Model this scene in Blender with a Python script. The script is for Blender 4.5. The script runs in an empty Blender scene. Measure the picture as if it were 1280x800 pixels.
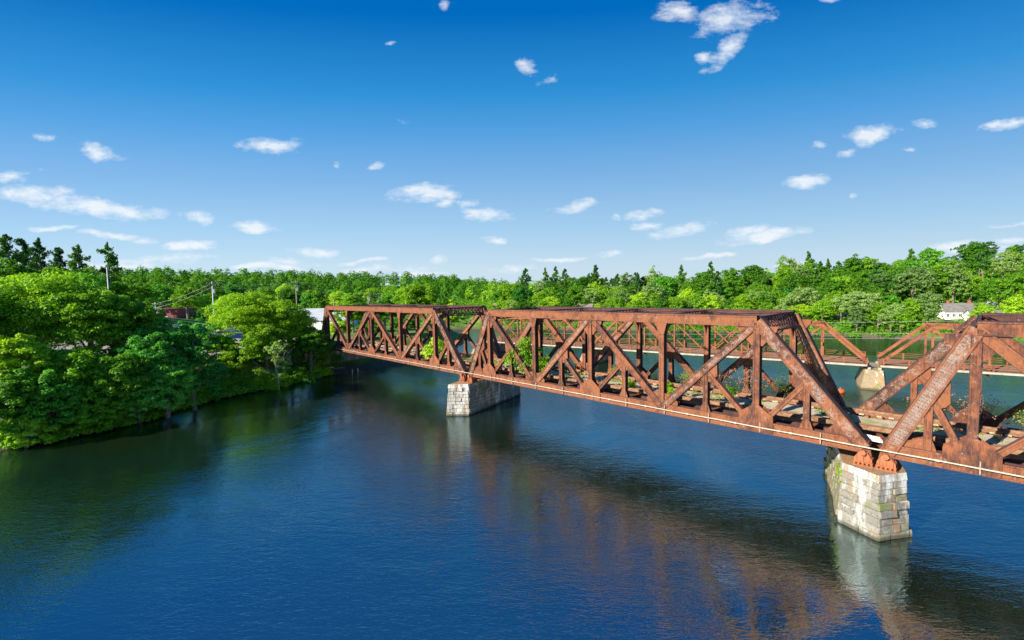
import bpy, bmesh, math, random
import numpy as np
from mathutils import Vector, Matrix

random.seed(7)
rng = np.random.default_rng(7)
scene = bpy.context.scene
COL = scene.collection

# ------------------------------------------------------------------ camera
F_PX, PITCH, ROLL = 570.54, -0.0638, -0.0201
EYE = 17.0                                   # metres above the water
cam_d = bpy.data.cameras.new('camera')
cam_d.sensor_width = 36.0
cam_d.lens = F_PX / 1280 * 36
cam_d.clip_end = 20000
cam = bpy.data.objects.new('camera', cam_d)
COL.objects.link(cam)
fwd = Vector((0, math.cos(PITCH), math.sin(PITCH)))
up = Vector((0, -math.sin(PITCH), math.cos(PITCH)))
rt = Vector((1, 0, 0))
r2 = rt * math.cos(ROLL) + up * math.sin(ROLL)
u2 = up * math.cos(ROLL) - rt * math.sin(ROLL)
M = Matrix((r2, u2, -fwd)).transposed().to_4x4()
M.translation = Vector((0, 0, EYE))
cam.matrix_world = M
scene.camera = cam

def cray(px, py):
    """direction (x/y, z/y) seen at a point of the photograph; used once to read off bearings of clouds and trees"""
    dx, dy = px - 640, py - 400
    cr, sr = math.cos(ROLL), math.sin(ROLL)
    x = (dx * cr + dy * sr) / F_PX
    u = (dx * sr - dy * cr) / F_PX
    y = math.cos(PITCH) - u * math.sin(PITCH)
    z = math.sin(PITCH) + u * math.cos(PITCH)
    return x / y, z / y

# ------------------------------------------------------------------ world and sun
AZ = 0.7615                                  # the railway runs this far left of straight ahead
SUN_S, SUN_EL = 0.20, math.radians(28)
sx = -math.sin(AZ) * SUN_S - math.cos(AZ)
sy = math.cos(AZ) * SUN_S - math.sin(AZ)
sun_dir = Vector((sx, sy, 0)).normalized() * math.cos(SUN_EL) + Vector((0, 0, math.sin(SUN_EL)))

world = bpy.data.worlds.new('World')
scene.world = world
world.use_nodes = True
wt = world.node_tree
wn, wl = wt.nodes, wt.links
bg = wn['Background']
sky = wn.new('ShaderNodeTexSky')
sky.sky_type = 'NISHITA'
sky.sun_disc = False
sky.sun_elevation = SUN_EL
sky.sun_rotation = -math.atan2(sun_dir.x, sun_dir.y)
sky.air_density = 1.0
sky.dust_density = 0.3
sky.ozone_density = 4.0
SKY_STRENGTH = 0.10

def N(tree, kind, **kw):
    n = tree.nodes.new(kind)
    for k, v in kw.items():
        if k == 'op': n.operation = v
        elif hasattr(n, k): setattr(n, k, v)
        else: n.inputs[k].default_value = v
    return n

def math_n(tree, op, a, b=None, clamp=False):
    n = tree.nodes.new('ShaderNodeMath'); n.operation = op; n.use_clamp = clamp
    for i, v in enumerate((a, b)):
        if v is None: continue
        if hasattr(v, 'is_output') or hasattr(v, 'links'): tree.links.new(v, n.inputs[i])
        else: n.inputs[i].default_value = v
    return n.outputs[0]

def mixc(tree, fac, a, b, mode='MIX'):
    n = tree.nodes.new('ShaderNodeMix'); n.data_type = 'RGBA'; n.blend_type = mode
    for sock, v in ((n.inputs[0], fac), (n.inputs[6], a), (n.inputs[7], b)):
        if hasattr(v, 'links'): tree.links.new(v, sock)
        elif isinstance(v, (int, float)): sock.default_value = v
        else: sock.default_value = (*v, 1)
    return n.outputs[2]

def ramp(tree, fac, stops):
    n = tree.nodes.new('ShaderNodeValToRGB')
    e = n.color_ramp.elements
    while len(e) < len(stops): e.new(0.5)
    for el, (p, c) in zip(e, stops):
        el.position = p
        el.color = (*c, 1) if not isinstance(c, (int, float)) else (c, c, c, 1)
    if hasattr(fac, 'links'): tree.links.new(fac, n.inputs[0])
    return n.outputs[0]

tc = wn.new('ShaderNodeTexCoord')
sep = wn.new('ShaderNodeSeparateXYZ'); wl.new(tc.outputs['Generated'], sep.inputs[0])
zc = math_n(wt, 'MAXIMUM', sep.outputs[2], 0.0)
# the blue deepens away from straight ahead, as a polarised afternoon sky does
zc2 = math_n(wt, 'DIVIDE', zc, math_n(wt, 'SQRT', math_n(wt, 'SUBTRACT', 1.0, math_n(wt, 'MULTIPLY', math_n(wt, 'MULTIPLY', sep.outputs[0], sep.outputs[0]), 0.70))))
tint = ramp(wt, zc, [(0.0, (0.86, 0.78, 0.76)), (0.056, (0.86, 0.79, 0.79)), (0.137, (0.80, 0.84, 0.86)), (0.226, (0.73, 0.895, 0.94)),
                     (0.325, (0.39, 0.887, 1.048)), (0.388, (0.17, 0.84, 1.08)), (0.504, (0.0, 0.56, 1.02)), (1.0, (0.0, 0.50, 0.95))])
skyc = mixc(wt, 1.0, sky.outputs[0], tint, 'MULTIPLY')
clear = ramp(wt, zc2, [(0.0, (3.2, 4.0, 4.7)), (0.056, (2.9, 3.87, 4.67)), (0.137, (1.96, 3.27, 4.54)), (0.226, (1.2, 2.51, 4.24)),
                      (0.325, (.46, 1.89, 3.99)), (0.388, (.15, 1.50, 3.60)), (0.504, (0, .80, 2.75)), (1.0, (0, .55, 2.2))])
skyc = mixc(wt, 0.88, skyc, clear)
# clouds: patches of broken cumulus at their bearings, each softened and torn by noise
yab = math_n(wt, 'MAXIMUM', math_n(wt, 'ABSOLUTE', sep.outputs[1]), 0.05)
gx = math_n(wt, 'DIVIDE', sep.outputs[0], yab)
gz = math_n(wt, 'DIVIDE', sep.outputs[2], yab)
comb = wn.new('ShaderNodeCombineXYZ'); wl.new(gx, comb.inputs[0]); wl.new(gz, comb.inputs[1])
nz1 = N(wt, 'ShaderNodeTexNoise', Scale=24.0, Detail=11.0, Roughness=0.68)
mpc = wn.new('ShaderNodeMapping'); mpc.inputs['Scale'].default_value = (.62, 1.35, 1); wl.new(comb.outputs[0], mpc.inputs[0]); wl.new(mpc.outputs[0], nz1.inputs['Vector'])
nzw = N(wt, 'ShaderNodeTexNoise', Scale=7.0, Detail=4.0)
wl.new(comb.outputs[0], nzw.inputs['Vector'])
wv = wn.new('ShaderNodeVectorMath'); wv.operation = 'SUBTRACT'
wl.new(nzw.outputs['Color'], wv.inputs[0]); wv.inputs[1].default_value = (.5, .5, .5)
wv2 = wn.new('ShaderNodeVectorMath'); wv2.operation = 'MULTIPLY'
wl.new(wv.outputs[0], wv2.inputs[0]); wv2.inputs[1].default_value = (.13, .05, 0)
wv3 = wn.new('ShaderNodeVectorMath'); wv3.operation = 'ADD'
wl.new(comb.outputs[0], wv3.inputs[0]); wl.new(wv2.outputs[0], wv3.inputs[1])
CLOUDS = [  # bearing point, half width, half height, tilt, density
    (914, 24, 58, 19, .15, 1.1), (905, 66, 36, 14, .5, .9), (838, 8, 36, 14, -.1, .8), (876, 68, 12, 10, 0, .7),
    (658, 86, 16, 8, -.5, .75), (685, 98, 13, 6, .3, .7), (551, 5, 9, 7, 0, .6), (124, 192, 34, 12, -.35, 1.0),
    (58, 172, 17, 5, -.2, .5), (342, 180, 40, 11, 0, .95), (18, 221, 38, 9, .1, .95), (45, 247, 58, 13, -.1, 1.1),
    (135, 262, 90, 12, -.08, 1.0), (255, 271, 30, 8, -.2, .9), (129, 295, 42, 5, -.05, .85), (180, 300, 25, 5, -.1, .8),
    (240, 306, 42, 6, 0, .8), (324, 282, 36, 7, -.1, .95), (215, 323, 70, 7, 0, .7), (392, 312, 30, 6, -.05, .85),
    (358, 328, 40, 6, 0, .6), (431, 207, 10, 6, 0, .6), (474, 207, 8, 5, 0, .6), (532, 243, 48, 12, 0, 1.05),
    (550, 257, 20, 7, 0, .85), (582, 255, 20, 6, .1, .8), (610, 270, 42, 10, -.05, .95), (616, 301, 20, 5, 0, .8), (470, 338, 80, 6, 0, .55),
    (555, 321, 20, 6, 0, .6), (715, 259, 28, 9, .05, .9), (768, 270, 9, 6, 0, .8), (804, 268, 30, 7, .05, .9),
    (808, 281, 28, 6, 0, .8), (852, 289, 48, 7, .1, .8), (940, 290, 32, 6, .1, .9), (954, 296, 62, 8, .05, 1.0), (1008, 224, 30, 9, .25, 1.0),
    (1090, 166, 42, 12, .05, 1.0), (1018, 178, 18, 6, 0, .65), (1060, 189, 16, 5, .1, .6), (1161, 151, 24, 5, 0, .75),
    (1264, 155, 28, 7, .2, .95), (1240, 159, 14, 5, .2, .5), (1068, 247, 9, 4, 0, .6), (1257, 301, 26, 5, .05, .9), (1190, 308, 60, 7, .1, .7),
    (70, 288, 40, 3, 0, 1.1), (330, 334, 60, 4, -.03, 1.1), (455, 325, 45, 3, 0, 1.0), (520, 343, 55, 3, .02, 1.0), (890, 318, 40, 3, .03, .9), (1000, 333, 40, 3, 0, .8), (1220, 312, 60, 4, .05, 1.1), (150, 333, 70, 4, 0, 1.0), (700, 322, 50, 3, 0, .9), (500, 49, 12, 3, .1, .8), (1262, 280, 30, 3, 0, .7),
    (1136, 184, 7, 3, 0, .5), (507, 150, 12, 5, 0, .4), (768, 319, 24, 4, 0, .5), (640, 335, 60, 6, 0, .4), (1040, -4, 20, 6, 0, .6),
]
mask = None
for (cx, cy, a, b, tilt, dens) in CLOUDS:
    X0, Z0 = cray(cx, cy)
    ax, az_ = a / F_PX * 1.0, b / F_PX * 1.15
    if cy > 280: dens += .2
    mp = wn.new('ShaderNodeMapping'); mp.vector_type = 'TEXTURE'
    mp.inputs['Location'].default_value = (X0, Z0, 0)
    mp.inputs['Rotation'].default_value = (0, 0, tilt - ROLL)
    mp.inputs['Scale'].default_value = (ax * 1.12, az_ * 1.15, 1)
    wl.new(wv3.outputs[0], mp.inputs['Vector'])
    ln = wn.new('ShaderNodeVectorMath'); ln.operation = 'LENGTH'; wl.new(mp.outputs[0], ln.inputs[0])
    m = math_n(wt, 'MULTIPLY', math_n(wt, 'SUBTRACT', 1.0, ln.outputs['Value']), dens)
    mask = m if mask is None else math_n(wt, 'MAXIMUM', mask, m)
mask = math_n(wt, 'MAXIMUM', mask, 0.0)
cl = math_n(wt, 'ADD', math_n(wt, 'MULTIPLY', mask, 1.5), math_n(wt, 'MULTIPLY', math_n(wt, 'SUBTRACT', nz1.outputs['Fac'], 0.5), 3.4))
cl = math_n(wt, 'MULTIPLY', math_n(wt, 'SUBTRACT', cl, 0.25), .92, clamp=True)
cl = math_n(wt, 'MULTIPLY', cl, math_n(wt, 'MULTIPLY', mask, 6.0, clamp=True), clamp=True)
cl = math_n(wt, 'MULTIPLY', cl, 0.82)
cloud_col = ramp(wt, nz1.outputs['Fac'], [(0.3, (3.6, 4.4, 5.3)), (0.60, (5.1, 5.25, 5.4))])
fin = mixc(wt, cl, skyc, cloud_col)
wl.new(fin, bg.inputs['Color'])
bg.inputs['Strength'].default_value = SKY_STRENGTH

sun_l = bpy.data.lights.new('sun', 'SUN')
sun_l.energy = 5.0
sun_l.angle = math.radians(0.5)
sun_l.color = (1.0, 0.93, 0.80)
sun_o = bpy.data.objects.new('sun', sun_l)
COL.objects.link(sun_o)
sun_o.rotation_euler = sun_dir.to_track_quat('Z', 'Y').to_euler()
sun_o.location = (-60, -40, 80)

scene.view_settings.view_transform = 'Standard'
scene.view_settings.look = 'None'
scene.view_settings.gamma = 1.0
scene.view_settings.use_curve_mapping = False
scene.view_settings.exposure = 0.90

# ------------------------------------------------------------------ helpers
class MB:
    """collects faces in one local frame"""
    def __init__(s): s.v = []; s.f = []; s.m = []
    def face(s, pts, mi=0):
        k = len(s.v); s.v += [tuple(p) for p in pts]; s.f.append(tuple(range(k, k + len(pts)))); s.m.append(mi)
    def box8(s, p, mi=0):
        k = len(s.v); s.v += [tuple(q) for q in p]
        for f in ((0, 3, 2, 1), (4, 5, 6, 7), (0, 1, 5, 4), (1, 2, 6, 5), (2, 3, 7, 6), (3, 0, 4, 7)):
            s.f.append(tuple(k + i for i in f)); s.m.append(mi)
    def box(s, lo, hi, mi=0):
        x0, y0, z0 = lo; x1, y1, z1 = hi
        s.box8([(x0, y0, z0), (x1, y0, z0), (x1, y1, z0), (x0, y1, z0), (x0, y0, z1), (x1, y0, z1), (x1, y1, z1), (x0, y1, z1)], mi)
    def bar(s, P, Q, n, b, wn_, wb, on=0., ob=0., mi=0, e0=0., e1=0.):
        """prism from P to Q; section wn_ along n, wb along b, centre offset (on, ob)"""
        P, Q, n, b = Vector(P), Vector(Q), Vector(n), Vector(b)
        t = (Q - P).normalized(); P = P - t * e0; Q = Q + t * e1
        c = []
        for A in (P, Q):
            for dn, db in ((-1, -1), (1, -1), (1, 1), (-1, 1)):
                c.append(A + n * (on + dn * wn_ / 2) + b * (ob + db * wb / 2))
        s.box8([c[0], c[1], c[2], c[3], c[4], c[5], c[6], c[7]], mi)
    def tube(s, pts, rad, seg=6, mi=0, cap=True):
        pts = [Vector(p) for p in pts]
        rad = rad if hasattr(rad, '__len__') else [rad] * len(pts)
        k = len(s.v)
        ref = None
        for i, p in enumerate(pts):
            t = (pts[min(i + 1, len(pts) - 1)] - pts[max(i - 1, 0)]).normalized()
            a = t.cross(Vector((0, 0, 1)))
            if a.length < .2: a = t.cross(Vector((1, 0, 0)))
            a.normalize(); b = t.cross(a)
            for j in range(seg):
                an = 2 * math.pi * j / seg
                s.v.append(tuple(p + (a * math.cos(an) + b * math.sin(an)) * rad[i]))
        for i in range(len(pts) - 1):
            for j in range(seg):
                s.f.append((k + i * seg + j, k + i * seg + (j + 1) % seg, k + (i + 1) * seg + (j + 1) % seg, k + (i + 1) * seg + j)); s.m.append(mi)
        if cap:
            s.f.append(tuple(k + j for j in range(seg))); s.m.append(mi)
            s.f.append(tuple(k + (len(pts) - 1) * seg + j for j in reversed(range(seg)))); s.m.append(mi)
    def prism(s, poly, b, thick, mi=0):
        """flat plate: polygon extruded by thick along b (centred)"""
        b = Vector(b); A = [Vector(p) - b * thick / 2 for p in poly]; B = [Vector(p) + b * thick / 2 for p in poly]
        n = len(poly)
        s.face(A, mi); s.face(B[::-1], mi)
        for i in range(n): s.face([A[i], B[i], B[(i + 1) % n], A[(i + 1) % n]], mi)
    def mesh(s, name, mats):
        me = bpy.data.meshes.new(name); me.from_pydata(s.v, [], s.f)
        for m in mats: me.materials.append(m)
        if len(mats) > 1: me.polygons.foreach_set('material_index', s.m)
        bm = bmesh.new(); bm.from_mesh(me); bmesh.ops.recalc_face_normals(bm, faces=bm.faces); bm.to_mesh(me); bm.free()
        return me
    def build(s, name, mats, parent=None, label=None, smooth=False):
        if not isinstance(mats, (list, tuple)): mats = [mats]
        me = s.mesh(name, mats)
        if smooth: me.shade_smooth()
        return link(name, me, parent, label)

def link(name, me, parent=None, label=None):
    o = bpy.data.objects.new(name, me); COL.objects.link(o)
    if parent is not None: o.parent = parent
    if label: o['label'] = label
    return o

def tag(o, label=None, cat=None, group=None, kind=None):
    for k, v in (('label', label), ('category', cat), ('group', group), ('kind', kind)):
        if v: o[k] = v
    return o

def thing(name, loc, rz, label, cat, group=None):
    o = bpy.data.objects.new(name, None); COL.objects.link(o)
    o.empty_display_size = 0.5
    o.location = loc; o.rotation_euler = (0, 0, rz)
    return tag(o, label, cat, group)

def copy_tree(o, parent=None):
    c = o.copy(); COL.objects.link(c)
    if parent is not None: c.parent = parent
    for ch in list(o.children): copy_tree(ch, c)
    return c

# ------------------------------------------------------------------ materials
def mat(name):
    m = bpy.data.materials.new(name); m.use_nodes = True
    t = m.node_tree
    return m, t, t.nodes['Principled BSDF']

def noise(t, vec, scale, detail=5, rough=.6, dist=0.):
    n = t.nodes.new('ShaderNodeTexNoise')
    n.inputs['Scale'].default_value = scale; n.inputs['Detail'].default_value = detail
    n.inputs['Roughness'].default_value = rough; n.inputs['Distortion'].default_value = dist
    if vec is not None: t.links.new(vec, n.inputs['Vector'])
    return n.outputs['Fac']

def coords(t, kind='Object', scale=None):
    c = t.nodes.new('ShaderNodeTexCoord').outputs[kind]
    if scale:
        mp = t.nodes.new('ShaderNodeMapping'); mp.inputs['Scale'].default_value = scale
        t.links.new(c, mp.inputs[0]); c = mp.outputs[0]
    return c

def objrand(t): return t.nodes.new('ShaderNodeObjectInfo').outputs['Random']

def bump(t, p, h, strength, dist=.05):
    b = t.nodes.new('ShaderNodeBump'); b.inputs['Strength'].default_value = strength; b.inputs['Distance'].default_value = dist
    t.links.new(h, b.inputs['Height']); t.links.new(b.outputs[0], p.inputs['Normal'])

def make_rust(name, pale, dark=(.022, .010, .010), mid=(.115, .034, .015), light=(.245, .078, .025)):
    m, t, p = mat(name)
    v = coords(t); vs = coords(t, 'Object', (1.8, 1.8, .30))
    n1 = noise(t, v, .9, 8, .65); n2 = noise(t, vs, 5.5, 6, .7)
    s = math_n(t, 'ADD', math_n(t, 'MULTIPLY', n1, .55), math_n(t, 'MULTIPLY', n2, .45))
    s = math_n(t, 'ADD', s, math_n(t, 'MULTIPLY', math_n(t, 'SUBTRACT', objrand(t), .5), .10))
    c = ramp(t, s, [(.34, dark), (.45, mid), (.55, light), (.68, (.13, .040, .022))])
    n3 = noise(t, v, 2.2, 9, .75, .3)
    pm = ramp(t, n3, [(.60 - pale, 0.), (.66 - pale, 1.)])
    sp = ramp(t, noise(t, v, 13, 4, .7), [(.42, 1.), (.56, .15)])
    pm = math_n(t, 'MULTIPLY', pm, sp)
    c = mixc(t, math_n(t, 'MULTIPLY', pm, .85), c, (.27, .235, .20))
    t.links.new(c, p.inputs['Base Color'])
    p.inputs['Roughness'].default_value = .78
    bump(t, p, noise(t, v, 22, 4, .7), .35, .02)
    return m

RUST = make_rust('rusty_steel', .02)
RUST_PALE = make_rust('rusty_steel_with_pale_paint', .12)
RUST_DARK_SHADE = make_rust('dark_and_shaded_rusty_steel', 0.0, (.018, .010, .012), (.04, .018, .018), (.085, .032, .025))  # dark steel; doubles as painted shade on cover plates and far top chord
RUST_ROAD = make_rust('orange_rusty_steel', .02, (.06, .020, .012), (.20, .055, .020), (.30, .095, .036))

def simple(name, col, rough=.7, var=.25, scale=3., bstr=0., metallic=0., col2=None):
    m, t, p = mat(name)
    n = noise(t, coords(t), scale, 6, .65)
    c2 = col2 or tuple(x * (1 - var * 1.6) for x in col)
    c = ramp(t, n, [(.35, c2), (.62, col)])
    t.links.new(c, p.inputs['Base Color']); p.inputs['Roughness'].default_value = rough
    p.inputs['Metallic'].default_value = metallic
    if bstr: bump(t, p, noise(t, coords(t), scale * 5, 4, .7), bstr, .03)
    return m

def make_stone(name, base, grey, orange, moss, white, per=.5):
    m, t, p = mat(name)
    v = coords(t); vs = coords(t, 'Object', (1, 1, .25))
    r = objrand(t)
    c = mixc(t, math_n(t, 'MULTIPLY', r, per * 1.4, clamp=True), base, grey)
    c = mixc(t, math_n(t, 'MULTIPLY', ramp(t, noise(t, v, 6, 8, .7), [(.40, 0.), (.62, 1.)]), .6), c, tuple(x * .38 for x in base))
    if orange: c = mixc(t, math_n(t, 'MULTIPLY', ramp(t, noise(t, vs, 1.3, 5, .6), [(.60 - orange, 0.), (.70 - orange, 1.)]), .7), c, (.42, .22, .09))
    if moss: c = mixc(t, math_n(t, 'MULTIPLY', ramp(t, noise(t, v, 1.1, 6, .7), [(.62 - moss, 0.), (.70 - moss, 1.)]), .75), c, (.17, .22, .05))
    if white: c = mixc(t, math_n(t, 'MULTIPLY', ramp(t, noise(t, vs, .9, 7, .7), [(.60 - white, 0.), (.72 - white, 1.)]), .85), c, (.82, .80, .76))
    sz = t.nodes.new('ShaderNodeSeparateXYZ'); t.links.new(v, sz.inputs[0])     # wet, algae-dark tide line
    wz = math_n(t, 'ADD', sz.outputs[2], math_n(t, 'MULTIPLY', noise(t, v, 2.5, 4), -.35))
    c = mixc(t, math_n(t, 'MULTIPLY', ramp(t, wz, [(.0, 1.), (.22, 0.)]), .8), c, (.055, .05, .025))
    cr_ = ramp(t, noise(t, v, 3.2, 9, .8, 1.2), [(.40, 0.), (.445, 1.), (.49, 0.)])   # cracks and dark runs
    c = mixc(t, math_n(t, 'MULTIPLY', cr_, .35), c, (.07, .06, .045))
    t.links.new(c, p.inputs['Base Color']); p.inputs['Roughness'].default_value = .9
    bump(t, p, noise(t, v, 7, 8, .75), 1.0, .12)
    return m
STONE = make_stone('weathered_granite', (.36, .32, .26), (.24, .225, .19), .07, .03, .08)
STONE_W = make_stone('whitened_granite', (.38, .345, .29), (.25, .225, .185), .08, .01, .12)
STONE_B = make_stone('pale_granite', (.40, .365, .30), (.24, .225, .19), .05, .01, .12)
CAPST = make_stone('rust_stained_cap_stone', (.40, .27, .16), (.36, .23, .13), .18, .0, .0)
CAP_SIDE = make_stone('pale_cap_stone', (.42, .36, .28), (.36, .31, .24), .10, .0, .16, .3)
STONE_G = make_stone('mossy_granite', (.36, .33, .22), (.30, .28, .20), .08, .09, .0)
CONC_OLD = make_stone('stained_old_concrete', (.38, .29, .18), (.33, .27, .17), .12, .08, .04, .2)
MORTAR = simple('mortar', (.26, .235, .19), .95, .3, 4)

PIPE = simple('white_painted_pipe', (.56, .47, .36), .45, .2, 2.)
TIMBER = simple('weathered_timber', (.34, .19, .10), .9, .3, 4, .3, col2=(.15, .075, .04))
TIMBER_END = simple('pale_timber_end', (.55, .40, .25), .9, .3, 6)
RAILM = simple('brown_rail', (.30, .13, .07), .6, .3, 5)
FLOORC = simple('grey_floor_trough', (.42, .42, .38), .85, .3, 1.5, .2)
WHITE_P = simple('white_board', (.78, .76, .72), .6, .08, 2)
RED_P = simple('red_paint', (.62, .06, .04), .6, .1, 3)
BLUE_P = simple('blue_spray_paint', (.05, .25, .62), .6, .1, 3)
CLAP = simple('white_clapboard', (.85, .84, .80), .7, .06, 1.)
ROOFG = simple('grey_shingle_roof', (.22, .20, .185), .9, .25, 1.2, .2)
ROOFM = simple('pale_metal_roof', (.50, .53, .56), .5, .12, .5)
MAROON = simple('maroon_cladding', (.33, .07, .10), .7, .15, 1.)
BRICKM = simple('red_brick', (.36, .13, .08), .9, .2, 2.)
PINKW = simple('pinkish_white_siding', (.72, .62, .58), .8, .1, 1.)
BEIGE = simple('pale_beige_roof', (.56, .50, .46), .9, .15, 1.)
GLASSD = simple('dark_window_glass', (.03, .035, .045), .15, .2, 1.)
POLEM = simple('weathered_pole_wood', (.36, .30, .24), .9, .3, 1.)
WIREM = simple('cable_metal', (.55, .55, .52), .4, .1, 1.)
ASPH = simple('sunlit_pavement', (.42, .36, .31), .95, .2, .4)
ORANGE = simple('orange_plastic', (.75, .13, .03), .45, .1, 3)
GRAVEL, gt, gp = mat('ballast_gravel')
v = coords(gt)
gc = ramp(gt, noise(gt, v, 9, 6, .8), [(.3, (.24, .18, .11)), (.45, (.52, .42, .27)), (.65, (.68, .57, .40))])
gc = mixc(gt, math_n(gt, 'MULTIPLY', ramp(gt, noise(gt, v, .7, 5, .6), [(.54, 0.), (.62, 1.)]), .7), gc, (.30, .33, .09))
gt.links.new(gc, gp.inputs['Base Color']); gp.inputs['Roughness'].default_value = .95
bump(gt, gp, noise(gt, v, 14, 6, .8), 1.0, .08)

def make_leaf(name, cols, trans=.35, tcol=None, autumn=False):
    m, t, p = mat(name)
    v = coords(t)
    r = objrand(t)
    n = noise(t, v, .35, 3, .6); n2 = noise(t, v, 3.0, 2, .6)
    f = math_n(t, 'ADD', math_n(t, 'MULTIPLY', n, .45), math_n(t, 'ADD', math_n(t, 'MULTIPLY', n2, .40), math_n(t, 'MULTIPLY', math_n(t, 'SUBTRACT', r, .35), .34)))
    c = ramp(t, f, [(.26, cols[0]), (.44, cols[1]), (.64, cols[2])])
    t.links.new(c, p.inputs['Base Color']); p.inputs['Roughness'].default_value = .55
    p.inputs['Specular IOR Level'].default_value = .25
    tr = t.nodes.new('ShaderNodeBsdfTranslucent')
    tcn = mixc(t, 1.0, c, tcol or (1.5, 1.45, .5), 'MULTIPLY')
    t.links.new(tcn, tr.inputs['Color'])
    ms = t.nodes.new('ShaderNodeMixShader'); ms.inputs[0].default_value = min(.42, trans + .06)
    t.links.new(p.outputs[0], ms.inputs[1]); t.links.new(tr.outputs[0], ms.inputs[2])
    t.links.new(ms.outputs[0], t.nodes['Material Output'].inputs[0])
    return m
LEAF = make_leaf('broad_leaves', [(.035, .14, .010), (.11, .29, .012), (.24, .45, .02)], .38)
LEAF_LIME = make_leaf('lime_leaves', [(.11, .26, .01), (.25, .46, .014), (.42, .62, .03)])
LEAF_DEEP = make_leaf('deep_green_leaves', [(.025, .15, .02), (.07, .29, .026), (.17, .44, .03)], .35)
LEAF_BLUE = make_leaf('blue_green_leaves', [(.022, .17, .028), (.07, .32, .04), (.18, .48, .055)], .35)
LEAF_SAGE = make_leaf('sage_leaves', [(.10, .20, .05), (.19, .32, .08), (.30, .44, .12)], .3)
LEAF_NEAR = make_leaf('brightened_broad_leaves', [(.07, .23, .012), (.18, .40, .014), (.32, .54, .025)], .38)  # brighter copy of the broad leaves; lifts the thicket's shade by colour
NEEDLE = make_leaf('pine_needles', [(.02, .10, .016), (.06, .18, .022), (.12, .28, .03)], .2)
NEEDLE_Y = make_leaf('yellowish_pine_needles', [(.04, .12, .015), (.09, .21, .02), (.16, .30, .03)], .2)
DRY = make_leaf('dry_reddish_leaves', [(.20, .10, .07), (.42, .20, .10), (.60, .38, .28)], .25, (1.2, 1.0, .8))
WEED = make_leaf('yellow_green_weeds', [(.16, .20, .02), (.30, .36, .03), (.45, .48, .08)], .3)
BARK = simple('grey_bark', (.26, .21, .16), .95, .35, 2., .5)
BARK_PALE = simple('pale_bark', (.50, .44, .36), .95, .35, 2., .4)

# ------------------------------------------------------------------ terrain and water
RIVER = [(-70, -400), (-66, 0), (-63, 35), (-59, 51), (-55, 56), (-51.3, 62), (-52, 67), (-50, 76), (-45, 84), (-40, 95), (-32, 100.5),
         (-24, 108), (-18, 125), (-16, 150), (-20, 180), (-38, 196), (-20, 206), (-7, 203), (27, 193), (70, 173), (108, 147),
         (121, 135), (132, 119), (150, 90), (170, 50), (190, 0), (210, -400)]
RP = np.array(RIVER, float)
def river_dist(x, y):
    x = np.asarray(x, float); y = np.asarray(y, float)
    d = np.full(x.shape, 1e9); inside = np.zeros(x.shape, bool)
    n = len(RP)
    for i in range(n):
        x0, y0 = RP[i]; x1, y1 = RP[(i + 1) % n]
        dx, dy = x1 - x0, y1 - y0
        t = np.clip(((x - x0) * dx + (y - y0) * dy) / (dx * dx + dy * dy), 0, 1)
        d = np.minimum(d, np.hypot(x - x0 - t * dx, y - y0 - t * dy))
        c = ((y0 > y) != (y1 > y)) & (x < (x1 - x0) * (y - y0) / ((y1 - y0) + 1e-12) + x0)
        inside ^= c
    return np.where(inside, -d, d)
HILLS = [  # centre, radius, height
    (205, 215, 70, 8), (110, 275, 65, 3), (60, 310, 90, 2), (320, 240, 120, 10), (0, 340, 70, 2), (-270, 520, 170, 20), (-90, 560, 130, 12),
    (-420, 360, 150, 20), (-135, 118, 42, 9), (-160, 95, 50, 6), (300, 420, 160, 8),
]
def ground_z(x, y):
    x = np.asarray(x, float); y = np.asarray(y, float)
    d = river_dist(x, y)
    left = 1 / (1 + np.exp(np.clip((x + 5 - (y - 150) * .0) / 12, -30, 30)))
    hb = 5.0 * left + 3.2 * (1 - left)
    s = np.clip(d / 9.0, 0, 1); prof = s * s * (3 - 2 * s)
    z = hb * prof + .5 * np.clip(d, 0, 1)
    fade = np.clip((d - 14) / 40, 0, 1); fade = fade * fade * (3 - 2 * fade)
    for cx, cy, r, h in HILLS:
        z = z + fade * h * np.exp(-((x - cx) ** 2 + (y - cy) ** 2) / (r * r))
    z = z + fade * (.5 * np.sin(x * .07) * np.cos(y * .06))
    s_ = -math.sin(AZ) * x + math.cos(AZ) * y; w_ = math.cos(AZ) * x + math.sin(AZ) * y   # muddy bench in front of the railway abutment
    ss = lambda q: np.clip(q, 0, 1) ** 2 * (3 - 2 * np.clip(q, 0, 1))
    m = ss((105.0 - s_) / 2.) * ss((s_ - 80) / 4) * ss((w_ - 29) / 5) * ss((60 - w_) / 5)
    z = z * (1 - m) + np.minimum(z, .35 + .06 * np.clip(d, 0, 10)) * m
    return np.where(d < 0, -np.minimum(3.0, -d * .45) - .02, z)
def gz1(x, y): return float(ground_z(np.array([x]), np.array([y]))[0])

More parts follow.
